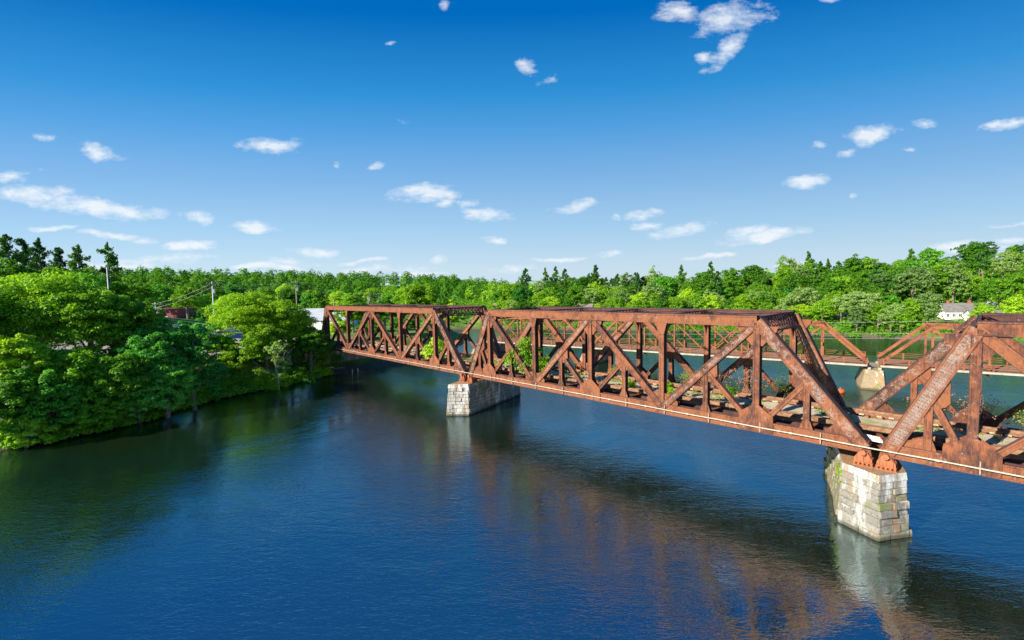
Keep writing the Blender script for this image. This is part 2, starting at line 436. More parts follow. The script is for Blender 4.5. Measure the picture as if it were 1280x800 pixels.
def axis(lo, hi, step, far):
    a = list(np.arange(lo, hi + .1, step)); s = step; x = hi
    while x < far: s *= 1.35; x += s; a.append(x)
    s = step; x = lo
    while x > -far: s *= 1.35; x -= s; a.insert(0, x)
    return np.array(a)
ax_, ay_ = axis(-170, 260, 2.5, 6000), axis(-20, 330, 2.5, 6000)
GX, GY = np.meshgrid(ax_, ay_)
GZ = ground_z(GX.ravel(), GY.ravel())
def grid_mesh(name, GX, GY, GZ, m):
    ny, nx = GX.shape
    co = np.stack([GX.ravel(), GY.ravel(), np.ravel(GZ)], 1)
    i = np.arange(ny * nx).reshape(ny, nx)
    q = np.stack([i[:-1, :-1], i[:-1, 1:], i[1:, 1:], i[1:, :-1]], -1).reshape(-1, 4)
    me = np_mesh(name, co, q); me.materials.append(m); me.shade_smooth(); return me
def np_mesh(name, co, quads):
    me = bpy.data.meshes.new(name)
    me.vertices.add(len(co)); me.vertices.foreach_set('co', co.astype(np.float32).ravel())
    n = len(quads); k = quads.shape[1]
    me.loops.add(n * k); me.loops.foreach_set('vertex_index', quads.astype(np.int32).ravel())
    me.polygons.add(n); me.polygons.foreach_set('loop_start', np.arange(0, n * k, k, dtype=np.int32))
    me.polygons.foreach_set('loop_total', np.full(n, k, np.int32))
    me.update(calc_edges=True)
    return me
GRASS, t, p = mat('bank_grass_and_soil')
v = coords(t)
c = ramp(t, noise(t, v, .25, 6, .7), [(.32, (.04, .10, .012)), (.50, (.12, .23, .02)), (.66, (.28, .30, .06))])
geo = t.nodes.new('ShaderNodeNewGeometry'); sp_ = t.nodes.new('ShaderNodeSeparateXYZ'); t.links.new(geo.outputs['Position'], sp_.inputs[0])
zz = math_n(t, 'ADD', sp_.outputs[2], math_n(t, 'MULTIPLY', noise(t, v, .8, 4), 1.2))
c = mixc(t, ramp(t, math_n(t, 'MULTIPLY', zz, .3), [(.34, 1.), (.52, 0.)]), c, (.13, .10, .065))
t.links.new(c, p.inputs['Base Color']); p.inputs['Roughness'].default_value = .95
bump(t, p, noise(t, v, 2.5, 8, .8), 1., .4)
tag(link('ground', grid_mesh('ground', GX, GY, GZ, GRASS)), kind='structure', label='green river banks and hills')

WATER, t, p = mat('river_water')
v = coords(t)
sepw = t.nodes.new('ShaderNodeNewGeometry')
mpw = t.nodes.new('ShaderNodeMapping'); mpw.inputs['Rotation'].default_value = (0, 0, .5); mpw.inputs['Scale'].default_value = (.55, 1.5, 1)
t.links.new(sepw.outputs['Position'], mpw.inputs[0])
r1 = noise(t, mpw.outputs[0], 1.7, 3, .55, .4)
r2_ = noise(t, mpw.outputs[0], 5.5, 2, .5, .2)
r3 = noise(t, mpw.outputs[0], .35, 2, .5)
hgt = math_n(t, 'ADD', math_n(t, 'MULTIPLY', r1, .60), math_n(t, 'MULTIPLY', r2_, .34))
hgt = math_n(t, 'ADD', hgt, math_n(t, 'MULTIPLY', r3, .6))
patch = ramp(t, noise(t, sepw.outputs['Position'], .03, 4, .6, 1.5), [(.38, .40), (.60, 1.30)])
vd = t.nodes.new('ShaderNodeVectorMath'); vd.operation = 'DISTANCE'; t.links.new(sepw.outputs['Position'], vd.inputs[0]); vd.inputs[1].default_value = (17, 21, 0)
calm = ramp(t, math_n(t, 'ADD', math_n(t, 'DIVIDE', vd.outputs['Value'], 30.), math_n(t, 'MULTIPLY', noise(t, sepw.outputs['Position'], .12, 3, .6), .35)), [(.30, .62), (.72, 1.)])   # slack water in the lee of the pier
hgt = math_n(t, 'MULTIPLY', hgt, math_n(t, 'MULTIPLY', patch, calm))
b_ = t.nodes.new('ShaderNodeBump'); b_.inputs['Strength'].default_value = .29; b_.inputs['Distance'].default_value = .22
t.links.new(hgt, b_.inputs['Height'])
dif = t.nodes.new('ShaderNodeBsdfDiffuse')
wc = ramp(t, noise(t, sepw.outputs['Position'], .02, 3, .5), [(.35, (.010, .016, .003)), (.65, (.003, .014, .014))])
t.links.new(wc, dif.inputs['Color'])
gl = t.nodes.new('ShaderNodeBsdfGlossy'); gl.inputs['Roughness'].default_value = .02; gl.inputs['Color'].default_value = (.72, .93, 1, 1)
t.links.new(b_.outputs[0], gl.inputs['Normal'])
fr = t.nodes.new('ShaderNodeFresnel'); fr.inputs['IOR'].default_value = 4.6; t.links.new(b_.outputs[0], fr.inputs['Normal'])
ms = t.nodes.new('ShaderNodeMixShader'); t.links.new(fr.outputs[0], ms.inputs[0]); t.links.new(dif.outputs[0], ms.inputs[1]); t.links.new(gl.outputs[0], ms.inputs[2])
t.links.new(ms.outputs[0], t.nodes['Material Output'].inputs[0])
wm = MB(); wm.face([(-420, -420, 0), (420, -420, 0), (420, 330, 0), (-420, 330, 0)])
tag(wm.build('river', WATER), kind='structure', label='rippled dark blue river')

# ------------------------------------------------------------------ rail bridge frame
Dn, Wd = 39.474, 9.7145                      # near truss plane and truss spacing
ZL, ZU = EYE - 11.328, EYE - 11.328 + 8.5    # chord axes
RZ = AZ - math.pi / 2
def Wp(s, w, z=0):
    return Vector((-math.sin(AZ) * s + math.cos(AZ) * w, math.cos(AZ) * s + math.sin(AZ) * w, z))
# in a root at (s0, Dn) with rotation RZ the local axes are x = -s, y = w
def lacing(mb, P, Q, n, b, half_n, depth, side, step=.55, wdt=.075):
    P, Q = Vector(P), Vector(Q); L = (Q - P).length; t = (Q - P) / L
    k = max(2, int(L / step)); d = depth / 2 - .03
    for i in range(k):
        a = P + t * (L * i / k) + Vector(n) * side * half_n; c = P + t * (L * (i + 1) / k) + Vector(n) * side * half_n
        sg = 1 if i % 2 == 0 else -1
        A = a + Vector(b) * d * sg; C = c - Vector(b) * d * sg
        tt = (C - A).normalized(); pn = tt.cross(Vector(n)).normalized()
        mb.bar(A, C, pn, n, wdt, .02)

def member(P, Q, width, depth, kind='laced', rivets=False, near=-1, mi=0, splice=False):
    """riveted member lying in a plane of constant y; P, Q local points"""
    mb = MB(); P, Q = Vector(P), Vector(Q); t = (Q - P).normalized(); b = Vector((0, 1, 0)); n = t.cross(b).normalized()
    if n.z < 0 or (abs(n.z) < 1e-6 and n.x < 0): n = -n
    for sd in (-1, 1):
        mb.bar(P, Q, n, b, width - .02, .03, ob=sd * (depth / 2 - .05), mi=mi)
        for e in (-1, 1):                    # angle legs, standing proud of the web
            mb.bar(P, Q, n, b, .11, .05, on=e * (width / 2 - .055), ob=sd * (depth / 2 - .008), mi=0)
            mb.bar(P, Q, n, b, .03, .16, on=e * (width / 2 + .002), ob=sd * (depth / 2 - .062), mi=2)
    if kind == 'covered':
        mb.bar(P, Q, n, b, .035, depth + .08, on=width / 2 + .02, mi=2)  # dark cover plate; its shadow-side tone is put into the colour
        lacing(mb, P, Q, n, b, width / 2 - .02, depth, -1)
    elif kind == 'solid':
        mb.bar(P, Q, n, b, .035, depth - .10, on=width / 2 - .04); mb.bar(P, Q, n, b, .035, depth - .10, on=-width / 2 + .04)
    elif kind == 'i':
        mb.bar(P, Q, n, b, .035, depth - .10)
    else:
        L = (Q - P).length
        lacing(mb, P, Q, n, b, width / 2 - .02, depth, 1); lacing(mb, P, Q, n, b, width / 2 - .02, depth, -1)
        for f0, f1 in ((0, .12), (.88, 1)):  # batten plates at the ends
            for e in (-1, 1):
                mb.bar(P + t * L * f0, P + t * L * f1, n, b, .03, depth - .06, on=e * (width / 2 - .03))
    if rivets:
        L = (Q - P).length; k = int(L / .32)
        for e in (-1, 1):
            for i in range(k):
                c = P + t * (L * (i + .5) / k) + n * e * (width / 2 - .055) + b * near * (depth / 2 + .004)
                mb.bar(c - n * .022, c + n * .022, t, b, .044, .03)
    if splice:
        L = (Q - P).length
        mb.bar(P + t * L * .08, P + t * L * .80, n, b, width - .26, .02, ob=near * (depth / 2 - .02), mi=3)
        for i in range(int(L * .70 / .22)):
            for e in (-.22, -.08, .08, .22):
                c = P + t * (L * .09 + i * .22) + n * e * 1.0 + b * near * (depth / 2 - .005)
                mb.bar(c - n * .025, c + n * .025, t, b, .05, .03, mi=2)
    return mb

def plate(poly, y, th=.03):
    mb = MB(); mb.prism([(x, y, z) for x, z in poly], (0, 1, 0), th); return mb

def span(label, s_pinB, eB_n, eB_f, p, eA_n, eA_f, skew, detail, label_cat='railway bridge span'):
    """near pins at s_pinB (right end); five upper nodes spaced p"""
    s0 = s_pinB
    root = thing('rusty_railway_truss_span', Wp(s0, Dn, ZL), RZ, label, label_cat)
    top = ZU - ZL
    for ti, (y, eB, eA, off) in enumerate(((0, eB_n, eA_n, 0), (Wd, eB_f, eA_f, None))):
        u = [eB_n + i * p for i in range(5)]                    # upper nodes, same on both trusses
        b0 = u[0] - eB; b1 = u[4] + eA
        lo = [b0] + u + [b1]                                    # lower panel points
        X = lambda s: -s
        nd = 1 if ti == 0 else -1
        rv = detail and ti == 0
        mats = [RUST, RUST_PALE, RUST_DARK_SHADE, GREYP]
        A = lambda s, z: (X(s), y, z)
        # chords
        m = member(A(u[0], top), A(u[4], top), .85, .62, 'covered', rv); m.build('top_chord', mats if ti == 0 else [RUST_DARK_SHADE] * 4, root)  # far chord darkened throughout: shade put into its colour
        m = member(A(b0 + .1, 0), A(b1 - .1, 0), .93, .55, 'solid', rv); m.build('bottom_chord', mats, root)
        # end posts
        for a, c in ((b0, u[0]), (b1, u[4])):
            right = a < c
            m = member(A(a, -.15), A(c, top), .85, .62, 'covered', rv, splice=(ti == 0 and c == u[4] and s_pinB < 0), mi=1)
            ep = m.build('end_post', mats, root)
        # verticals at every upper node, U1 U3 U5 hang from gussets, U2 U4 stand at chord joints
        for i, s in enumerate(u):
            member(A(s, .4), A(s, top - .42), .48, .56, 'i', rv).build('vertical_post', mats, root)
        # diagonals: U1-L2-U3-L4-U5
        zig = [(u[0], u[1]), (u[2], u[1]), (u[2], u[3]), (u[4], u[3])]
        for a, c in zig:
            m = member(A(a, top - .1), A(c, .1), .62, .56, 'laced', rv, mi=1 if (a < c) else 0)
            m.build('diagonal', mats, root)
        # half panel struts
        allM = [(u[0], b0), (u[0], u[1]), (u[2], u[1]), (u[2], u[3]), (u[4], u[3]), (u[4], b1)]
        for a, c in allM:
            mx = (a + c) / 2; mz = top / 2
            member(A(mx, .35), A(mx, mz - .3), .40, .46, 'i', rv).build('sub_post', mats, root)
            member(A(mx, mz - .15), A(a + (c - a) * .08, .45), .36, .40, 'i', False).build('sub_strut', mats, root)
            for o_ in (-1, 1):
                dx = math.copysign(1, c - a)
                g = MB()
                yy = y + o_ * .16
                g.prism([(X(mx - dx * .95), yy, mz + .95), (X(mx + dx * .55), yy, mz - .80), (X(mx + dx * .22), yy, mz - 1.15), (X(mx - dx * .35), yy, mz - 1.15), (X(mx - dx * 1.0), yy, mz - .55)], (0, 1, 0), .03)
                g.build('gusset_plate', RUST, root)
                g = MB()                     # flared foot of the short post
                g.prism([(X(mx - .2), yy + o_ * .04, 1.25), (X(mx + .2), yy + o_ * .04, 1.25), (X(mx + .48), yy + o_ * .04, .40), (X(mx - .48), yy + o_ * .04, .40)], (0, 1, 0), .03)
                g.build('foot_plate', RUST, root)
        # panel-point gussets
        for o_ in (-1, 1):
            for i, s in enumerate(u):
                if i % 2 == 0:     # lower house-shaped plate, upper trapezoid
                    plate([(X(s - 1.30), -.40), (X(s + 1.30), -.40), (X(s + 1.30), .95), (X(s + .26), 1.75), (X(s - .26), 1.75), (X(s - 1.30), .95)], y + o_ * .325).build('gusset_plate', RUST, root)
                    w2 = 1.5
                    plate([(X(s - w2), top - .38), (X(s + w2), top - .38), (X(s + w2 * .95), top - .75), (X(s + .42), top - 1.95), (X(s - .42), top - 1.95), (X(s - w2 * .95), top - .75)], y + o_ * .165).build('gusset_plate', RUST, root)
                else:
                    plate([(X(s - 1.55), -.38), (X(s + 1.55), -.38), (X(s + 1.55), .85), (X(s + .85), 1.50), (X(s - .85), 1.50), (X(s - 1.55), .85)], y + o_ * .165).build('gusset_plate', RUST, root)
                    plate([(X(s - .55), top - .40), (X(s + .55), top - .40), (X(s + .26), top - 1.5), (X(s - .26), top - 1.5)], y + o_ * .31).build('gusset_plate', RUST, root)
            for bb, uu in ((b0, u[0]), (b1, u[4])):
                dx = math.copysign(1, uu - bb)
                plate([(X(bb - dx * .45), -.62), (X(bb + dx * 1.1), -.44), (X(bb + dx * 2.4), -.40), (X(bb + dx * 2.4), .50), (X(bb + dx * 1.75), 1.25), (X(bb - dx * .25), .35)], y + o_ * .175).build('gusset_plate', RUST, root)
                # bearing shoe
                if o_ == 1:
                    s_ = MB()
                    for q in (-.42, -.14, .14, .42):
                        s_.prism([(X(bb - .52), y + q, -1.05), (X(bb + .52), y + q, -1.05), (X(bb + .50), y + q, -.82), (X(bb + .22), y + q, -.36), (X(bb - .22), y + q, -.36), (X(bb - .50), y + q, -.82)], (0, 1, 0), .05)
                    for q in (-.36, .0, .36): s_.box((X(bb) + q - .03, y - .50, -1.05), (X(bb) + q + .03, y - .44, -.62))
                    s_.box((X(bb) - .55, y - .52, -1.13), (X(bb) + .55, y + .52, -1.05))
                    for q in range(5):
                        s_.tube([(X(bb) - .48 + q * .24, y - .5, -1.20), (X(bb) - .48 + q * .24, y + .5, -1.20)], .07, 8)
                    s_.box((X(bb) - .60, y - .57, -1.328), (X(bb) + .60, y + .57, -1.27))
                    sh = s_.build('bearing_shoe', RUST_OR, root)
                    pn = MB(); pn.tube([(X(bb), y - .66, -.36), (X(bb), y + .66, -.36)], .13, 12); pn.tube([(X(bb), y - .70, -.36), (X(bb), y - .60, -.36)], .20, 6); pn.build('pin', RUST_OR, sh)
    # lateral system
    u = [eB_n + i * p for i in range(5)]
    up_ = top + .30
    for i, s in enumerate(u):                                    # top strut and sway frame with knee braces
        m = MB(); P = Vector((-s, .25, 0)); Q = Vector((-s, Wd - .25, 0))
        for z in (up_, up_ - .95):
            for e in (-.09, .09): m.bar(P + Vector((e, 0, z)), Q + Vector((e, 0, z)), (0, 0, 1), (1, 0, 0), .11, .05)
        k = 14; L = (Wd - .5) / k
        for j in range(k):
            a = P + Vector((0, L * j, up_ if j % 2 else up_ - .95)); c_ = P + Vector((0, L * (j + 1), up_ - .95 if j % 2 else up_))
            tt = (c_ - a).normalized(); m.bar(a, c_, tt.cross(Vector((1, 0, 0))), (1, 0, 0), .07, .04)
            a.z, c_.z = c_.z, a.z
            tt = (c_ - a).normalized(); m.bar(a, c_, tt.cross(Vector((1, 0, 0))), (1, 0, 0), .07, .04)
        m.build('sway_frame', RUST_DARK_SHADE, root)
        for yy, dy in ((.25, 1), (Wd - .25, -1)):
            m = MB(); pts = []
            m.prism([(-s, yy, up_ - .95), (-s, yy + dy * 1.5, up_ - .95), (-s, yy + dy * .75, up_ - 1.35), (-s, yy + dy * .28, up_ - 1.9), (-s, yy, up_ - 2.6)], (1, 0, 0), .05)
            m.build('knee_brace', RUST_DARK_SHADE if dy > 0 else RUST, root)
    for i in range(4):                                           # top X bracing
        for a, c_ in ((.2, Wd - .2), (Wd - .2, .2)):
            m = MB(); P = Vector((-u[i], a, up_ - .05)); Q = Vector((-u[i + 1], c_, up_ - .05))
            t_ = (Q - P).normalized(); nn = t_.cross(Vector((0, 0, 1)))
            for e in (-.13, .13): m.bar(P, Q, nn, (0, 0, 1), .06, .08, on=e)
            lacing(m, P, Q, (0, 0, 1), nn, .03, .32, 1, .5, .05)
            m.build('lateral_brace', RUST_DARK_SHADE, root)
    for su, ebn, ebf in ((u[0], -eB_n, -eB_f), (u[4], eA_n, eA_f)):  # portal frames in the end post planes
        m = MB()
        Ht = Vector((-su, 0, top + .25)); Hf = Vector((-su, Wd, top + .25))
        dn = Vector((-ebn, 0, -top)).normalized(); df = Vector((-ebf, 0, -top)).normalized()
        dep = 1.35; k = 13
        A0, A1 = Ht, Hf; B0, B1 = Ht + dn * dep, Hf + df * dep
        for P, Q in ((A0, A1), (B0, B1)):
            m.bar(P, Q, (0, 0, 1), (1, 0, 0), .14, .12)
        for j in range(k):
            for q in (0, 1):
                a = A0.lerp(A1, (j + q) / k); c_ = B0.lerp(B1, (j + 1 - q) / k)
                tt = (c_ - a).normalized(); yv = tt.cross(Vector((1, 0, 0))).normalized()
                m.bar(a, c_, yv, yv.cross(tt), .09, .04)
        m.build('portal_frame', RUST_DARK_SHADE, root)
        for base, d_, dy in ((B0, dn, 1), (B1, df, -1)):
            m = MB()
            m.prism([base, base + Vector((0, dy * 1.7, 0)), base + d_ * .55 + Vector((0, dy * .7, 0)), base + d_ * 1.9 + Vector((0, dy * .05, 0))], (1, 0, 0), .05)
            m.build('knee_brace', RUST, root)
    # floor: beams, stringers, deck troughs
    nodes = [u[0] - eB_n] + [x for i in range(5) for x in ([u[i], u[i] + p / 2] if i < 4 else [u[i]])] + [u[4] + eA_n]
    nodes = sorted(nodes + [u[0] - eB_n / 2, u[4] + eA_n / 2])
    for s in nodes:
        m = MB(); sk = 0
        if abs(s - nodes[0]) < .01 or abs(s - nodes[-1]) < .01: sk = skew
        P = Vector((-s, .3, -.1)); Q = Vector((-(s + sk), Wd - .3, -.1))
        t_ = (Q - P).normalized(); nn = t_.cross(Vector((0, 0, 1)))
        m.bar(P, Q, nn, (0, 0, 1), .03, .72); m.bar(P, Q, nn, (0, 0, 1), .30, .04, ob=.38); m.bar(P, Q, nn, (0, 0, 1), .30, .04, ob=-.38)
        m.build('floor_beam', RUST, root)
    for yy in (2.1, 3.7, 6.2, 7.4):
        m = MB(); e0 = nodes[0] + skew * yy / Wd; e1 = nodes[-1] + skew * yy / Wd
        m.box((-e1, yy - .12, -.34), (-e0, yy + .12, .27)); m.build('stringer', RUST_DARK_SHADE, root)
    for y0, y1, zz in ((.55, 2.2, -.30), (7.5, 9.1, -.30)):       # deck trough beside the track, in bays between beams
        for a, c_ in zip(nodes[:-1], nodes[1:]):
            m = MB(); m.box((-(c_ - .25), y0, zz), (-(a + .25), y1, zz + .06)); m.build('deck_plate', FLOORC, root)
    return root

GREYP = make_rust('grey_primer_plate', .14, (.08, .03, .02), (.17, .070, .042), (.24, .13, .095))
RUST_OR = make_rust('bright_rusty_steel', 0., (.09, .03, .018), (.30, .085, .03), (.40, .13, .05))
SKEW = 3.12
S2B, S2A = 5.774, 49.711
span('long near span of the rusty riveted truss railway bridge, between the two stone piers', S2B, 7.036, 7.036 - SKEW, 8.2171, 4.033, 4.033 + SKEW, SKEW, True)
S3A = S2B - 1.256
span('span of the rusty railway truss bridge running out of the frame on the right', S3A - 43.937, 7.036, 7.036 - SKEW, 8.2171, 4.033, 4.033 + SKEW, SKEW, True)
S1B = 51.424
S1LEN = 7.036 + 4 * 10.283 + 4.033
span('farthest span of the rusty railway truss bridge, reaching the left bank', S1B, 7.036, 7.036 - SKEW, 10.283, 4.033, 4.033 + SKEW, SKEW, True)
S1A = S1B + S1LEN

# ------------------------------------------------------------------ track on the bridge
def strip(s_from, s_to, w0, w1, z0, z1, mb, sk=True):
    mb.box((-s_to, w0 - Dn, z0), (-s_from, w1 - Dn, z1))
track = thing('railway_track', Wp(0, Dn, ZL), RZ, 'brown rails and worn timber ties laid along the deck of the rusty bridge', 'railway track')
SA_, SB_ = -38.0, 106.0
mb = MB()
for a in np.arange(SA_, SB_, 9.0):
    mb.box((-(a + 8.96), 2.35, .52), (-a, 2.62, .82))
mb.build('guard_timber', TIMBER, track, label='brown edge timber along the near side of the track bed')
mb = MB()
for a in np.arange(SA_, SB_, 9.0):
    mb.box((-(a + 8.96), 7.18, .62), (-a, 7.40, .92))
mb.build('guard_timber', TIMBER, track, label='brown guard timber along the far side of the track bed')
for w_ in (3.05, 6.9):
    mb = MB()
    mb.box((-SB_, w_ - .07, .60), (-SA_, w_ + .07, .63)); mb.box((-SB_, w_ - .015, .63), (-SA_, w_ + .015, .74)); mb.box((-SB_, w_ - .04, .74), (-SA_, w_ + .04, .79))
    mb.build('rail', RAILM, track)
tie = MB(); tie.box((-.13, 6.45, .30), (.13, 7.60, .575)); tie_me = tie.mesh('tie', [TIMBER])
tend = MB(); tend.box((-.16, 6.68, .58), (.16, 7.16, .69)); tend_me = tend.mesh('tie_block', [TIMBER_END])
for i, s in enumerate(np.arange(-9.5, 104, .95)):
    o = link('tie', tie_me, track); o.location = (-s, random.uniform(-.05, .05), random.uniform(-.01, .01)); o.rotation_euler.z = random.uniform(-.01, .01)
    o = link('tie_block', tend_me, track); o.location = (-s - .45, random.uniform(-.03, .03), random.uniform(-.01, .02)); o.rotation_euler.z = random.uniform(-.08, .08)
# ballast bed, lumpy
nx, ny = 600, 16
bx = np.linspace(-SB_, -SA_, nx); by = np.linspace(2.64, 7.16, ny)
BX, BY = np.meshgrid(bx, by)
BZ = .53 + .05 * np.sin(BX * 1.3 + BY) * np.cos(BY * 2.1) + rng.normal(0, .022, BX.shape) + .05 * np.sin(BX * .37)
BZ[0] = .38; BZ[-1] = .30; BZ[-2] = .40
bo = link('ballast', grid_mesh('ballast', BX, BY, BZ, GRAVEL)); bo.location = Wp(0, Dn, ZL); bo.rotation_euler.z = RZ
tag(bo, 'pale sandy ballast filling the bridge deck between the timbers', 'ballast', kind='stuff')
# loose planks on the bed
pl = MB(); pl.box((-1.1, -.13, 0), (1.1, .13, .07)); pl_me = pl.mesh('plank', [TIMBER_END])
for i, (s, w, a, lab) in enumerate(((3.6, 42.8, .05, 'loose plank on the ballast above the near pier'), (14.5, 43.2, .3, 'loose plank on the ballast below the right hip of the long span'),
                                    (24, 42.9, -.1, 'loose plank on the ballast in the middle of the long span'), (33, 43.6, .2, 'loose plank on the ballast near the bright green bush'))):
    o = link('plank', pl_me); o.location = Wp(s, w, ZL + .60); o.rotation_euler.z = RZ + a
    tag(o, lab, 'plank', 'loose planks on the bridge deck')
# painted white board over the near pier
bd = thing('white_board', Wp(5.1, 41.0, ZL - .1), RZ, 'white board with faded red scrawl wedged in the gap above the near pier', 'board')
mb = MB(); mb.prism([(-.55, 0, .08), (.80, 0, .02), (.85, 0, .40), (-.95, 0, .50)], (0, 1, 0), .04); o = mb.build('panel', WHITE_P, bd); o.rotation_euler.x = -.5
def scrawl(strokes, y, r, m, name, parent, sx=1., z0=0., x0=0.):
    mb = MB()
    for st in strokes: mb.tube([(x0 + x * sx, y, z0 + z * sx) for x, z in st], r, 4)
    return mb.build(name, m, parent)
LET = {'O': [[(0, .1), (0, .5), (.15, .62), (.32, .5), (.32, .1), (.15, 0), (0, .1)]], 'R': [[(0, 0), (0, .6), (.28, .55), (.28, .36), (0, .3), (.3, 0)]],
       'C': [[(.32, .52), (.15, .62), (0, .5), (0, .12), (.15, 0), (.32, .1)]], 'T': [[(0, .6), (.36, .6)], [(.18, .6), (.18, 0)]], 'I': [[(.1, 0), (.1, .6)]],
       'S': [[(.3, .55), (.1, .6), (0, .45), (.28, .25), (.2, .02), (0, .06)]], 'K': [[(0, 0), (0, .6)], [(.3, .6), (0, .28), (.3, 0)]], 'E': [[(.3, .6), (0, .6), (0, 0), (.3, 0)], [(0, .32), (.25, .32)]],
       'Y': [[(0, .6), (.16, .32), (.32, .6)], [(.16, .32), (.16, 0)]]}
def word(w, y, r, m, name, parent, sc, x0, z0):
    st = []
    for i, ch in enumerate(w):
        for s_ in LET[ch]: st.append([(x + i * .45, z) for x, z in s_])
    mb = MB()
    for s_ in st: mb.tube([(x0 + x * sc, y, z0 + z * sc) for x, z in s_], r, 4)
    return mb.build(name, m, parent)
g_ = word('ORC', -.03, .018, RED_P, 'red_letters', bd, .55, -.55, .12); g_.rotation_euler.x = -.5

# ------------------------------------------------------------------ pipe rail on the near truss
pipe = thing('white_pipe_rail', Wp(0, Dn, ZL), RZ, 'thin white pipe running along the bottom chord of the near truss, on short brackets', 'pipe')
mb = MB(); pts = []
for s in np.arange(-38, 103.9, 2.0):
    pts.append((-s, -.50, .02 + .012 * math.sin(s * .9)))
mb.tube(pts, .047, 8); mb.build('pipe', PIPE, pipe, smooth=True)
BRK = simple('stained_bracket', (.42, .32, .22), .7, .4, 6.)
br = MB(); br.box((-.035, -.43, -.42), (.035, -.375, .42)); br.box((-.06, -.56, -.05), (.06, -.36, .05)); br_me = br.mesh('bracket', [BRK])
cp = MB(); cp.tube([(-.11, -.50, 0), (.11, -.50, 0)], .075, 8); cp_me = cp.mesh('coupling', [PIPE])
for i, s in enumerate(np.arange(-36.9, 103, 4.11)):
    if abs(s - 5.1) < 2.2: continue
    o = link('bracket', br_me, pipe); o.location = (-s, 0, .02)
    o = link('coupling', cp_me, pipe); o.location = (-s - 1.9, 0, .02)

# ------------------------------------------------------------------ stone piers
def pier(foot, ztop, label, mats_by_edge, courses, cap_th=.50, blen=1.15, batter=.06, base=-2.5, capmat=None, rough=.075):
    """foot: polygon (v, u) counter... around; blocks laid per edge and course. Built in world axes about its centre."""
    P = [Wp(s, w) for s, w in foot]
    c = sum(P, Vector()) / len(P)
    root = thing('stone_pier', (c.x, c.y, 0), 0, label, 'bridge pier')
    P = [p - c for p in P]; n = len(P)
    area = sum(P[i].x * P[(i + 1) % n].y - P[(i + 1) % n].x * P[i].y for i in range(n))
    if area < 0: P = P[::-1]; mats_by_edge = mats_by_edge[:-1][::-1] + mats_by_edge[-1:]
    def inset(z, extra=0.):
        out = []
        k = batter * z + extra
        for i in range(n):
            a, b_, d = P[i - 1], P[i], P[(i + 1) % n]
            e1 = (b_ - a).normalized(); e2 = (d - b_).normalized()
            n1 = Vector((-e1.y, e1.x, 0)); n2 = Vector((-e2.y, e2.x, 0))
            bis = (n1 + n2).normalized(); out.append(b_ + bis * (k / max(.35, bis.dot(n1))))
        return out
    zt = ztop - cap_th
    core = MB(); lo = inset(base, .10); hi = inset(zt, .10)
    for i in range(n):
        j = (i + 1) % n
        core.face([Vector((lo[i].x, lo[i].y, base)), Vector((lo[j].x, lo[j].y, base)), Vector((hi[j].x, hi[j].y, zt)), Vector((hi[i].x, hi[i].y, zt))])
    core.face([Vector((q.x, q.y, zt)) for q in hi])
    core.build('mortar_core', MORTAR, root)
    # cap
    cm = MB(); co = inset(zt, -.07); ct = inset(ztop, -.04)
    cm.face([Vector((q.x, q.y, zt)) for q in co][::-1]); ctop = [Vector((q.x, q.y, ztop)) for q in ct]; cm.face(ctop, 1)
    for i in range(n):
        j = (i + 1) % n
        cm.face([Vector((co[i].x, co[i].y, zt)), Vector((co[j].x, co[j].y, zt)), ctop[j], ctop[i]])
    cm.build('cap_stone', [capmat or CAP_SIDE, CAPST], root)
    hs = zt / courses; rr = random.Random(11)
    lev = [0.]
    for ci in range(courses): lev.append(lev[-1] + hs * rr.uniform(.78, 1.25))
    lev = [l_ * zt / lev[-1] for l_ in lev]
    for ci in range(-1, courses):
        z0, z1 = (lev[ci], lev[ci + 1]) if ci >= 0 else (-.6, 0.)
        a0, a1 = inset(z0), inset(z1)
        for i in range(n):
            j = (i + 1) % n
            L = (P[j] - P[i]).length
            mm = mats_by_edge[i]
            if mm is None: continue
            k = max(2 if L > 1.4 else 1, round(L / blen))
            cuts = [0] + [(q + rr.uniform(-.2, .2) + (.25 if ci % 2 else -.1)) / k for q in range(1, k)] + [1]
            for q in range(k):
                f0, f1 = cuts[q], cuts[q + 1]
                g = .016 / L
                f0 += g if q else 0; f1 -= g if q < k - 1 else 0
                B0, B1 = a0[i].lerp(a0[j], f0), a0[i].lerp(a0[j], f1); T0, T1 = a1[i].lerp(a1[j], f0), a1[i].lerp(a1[j], f1)
                e = (P[j] - P[i]).normalized(); no = Vector((e.y, -e.x, 0))
                pr = rr.uniform(-.01, rough) + (.10 if rr.random() < .12 else 0)
                zz0, zz1 = z0 + .014, z1 - .014
                def pt(v_, z_, out): return Vector((v_.x, v_.y, z_)) + no * out
                m = MB()
                back = [pt(B0, zz0, -.14), pt(B1, zz0, -.14), pt(T1, zz1, -.14), pt(T0, zz1, -.14)]
                mid = [pt(B0, zz0, .0), pt(B1, zz0, .0), pt(T1, zz1, .0), pt(T0, zz1, .0)]
                ctr = sum(mid, Vector()) / 4
                fr_ = [x.lerp(ctr, .0) + (ctr - x).normalized() * rr.uniform(.02, .09) + no * (pr + rr.uniform(0, .045)) for x in mid]
                for A_, B_ in ((back, mid), (mid, fr_)):
                    for w_ in range(4): m.face([A_[w_], A_[(w_ + 1) % 4], B_[(w_ + 1) % 4], B_[w_]])
                m.face(fr_)
                mt = mm(ci, courses, q, k) if callable(mm) else mm
                m.build('stone', mt, root)
    return root
def white_top(ci, n, q, k): return STONE_W if ci >= n - 3 else (STONE_B if ci < 2 or (ci * 7 + q) % 3 == 0 else STONE)
def mixed(ci, n, q, k): return (STONE_W if ci == n - 1 and q < k * .6 else (STONE_G if (ci * 5 + q * 3) % 4 == 0 else STONE))
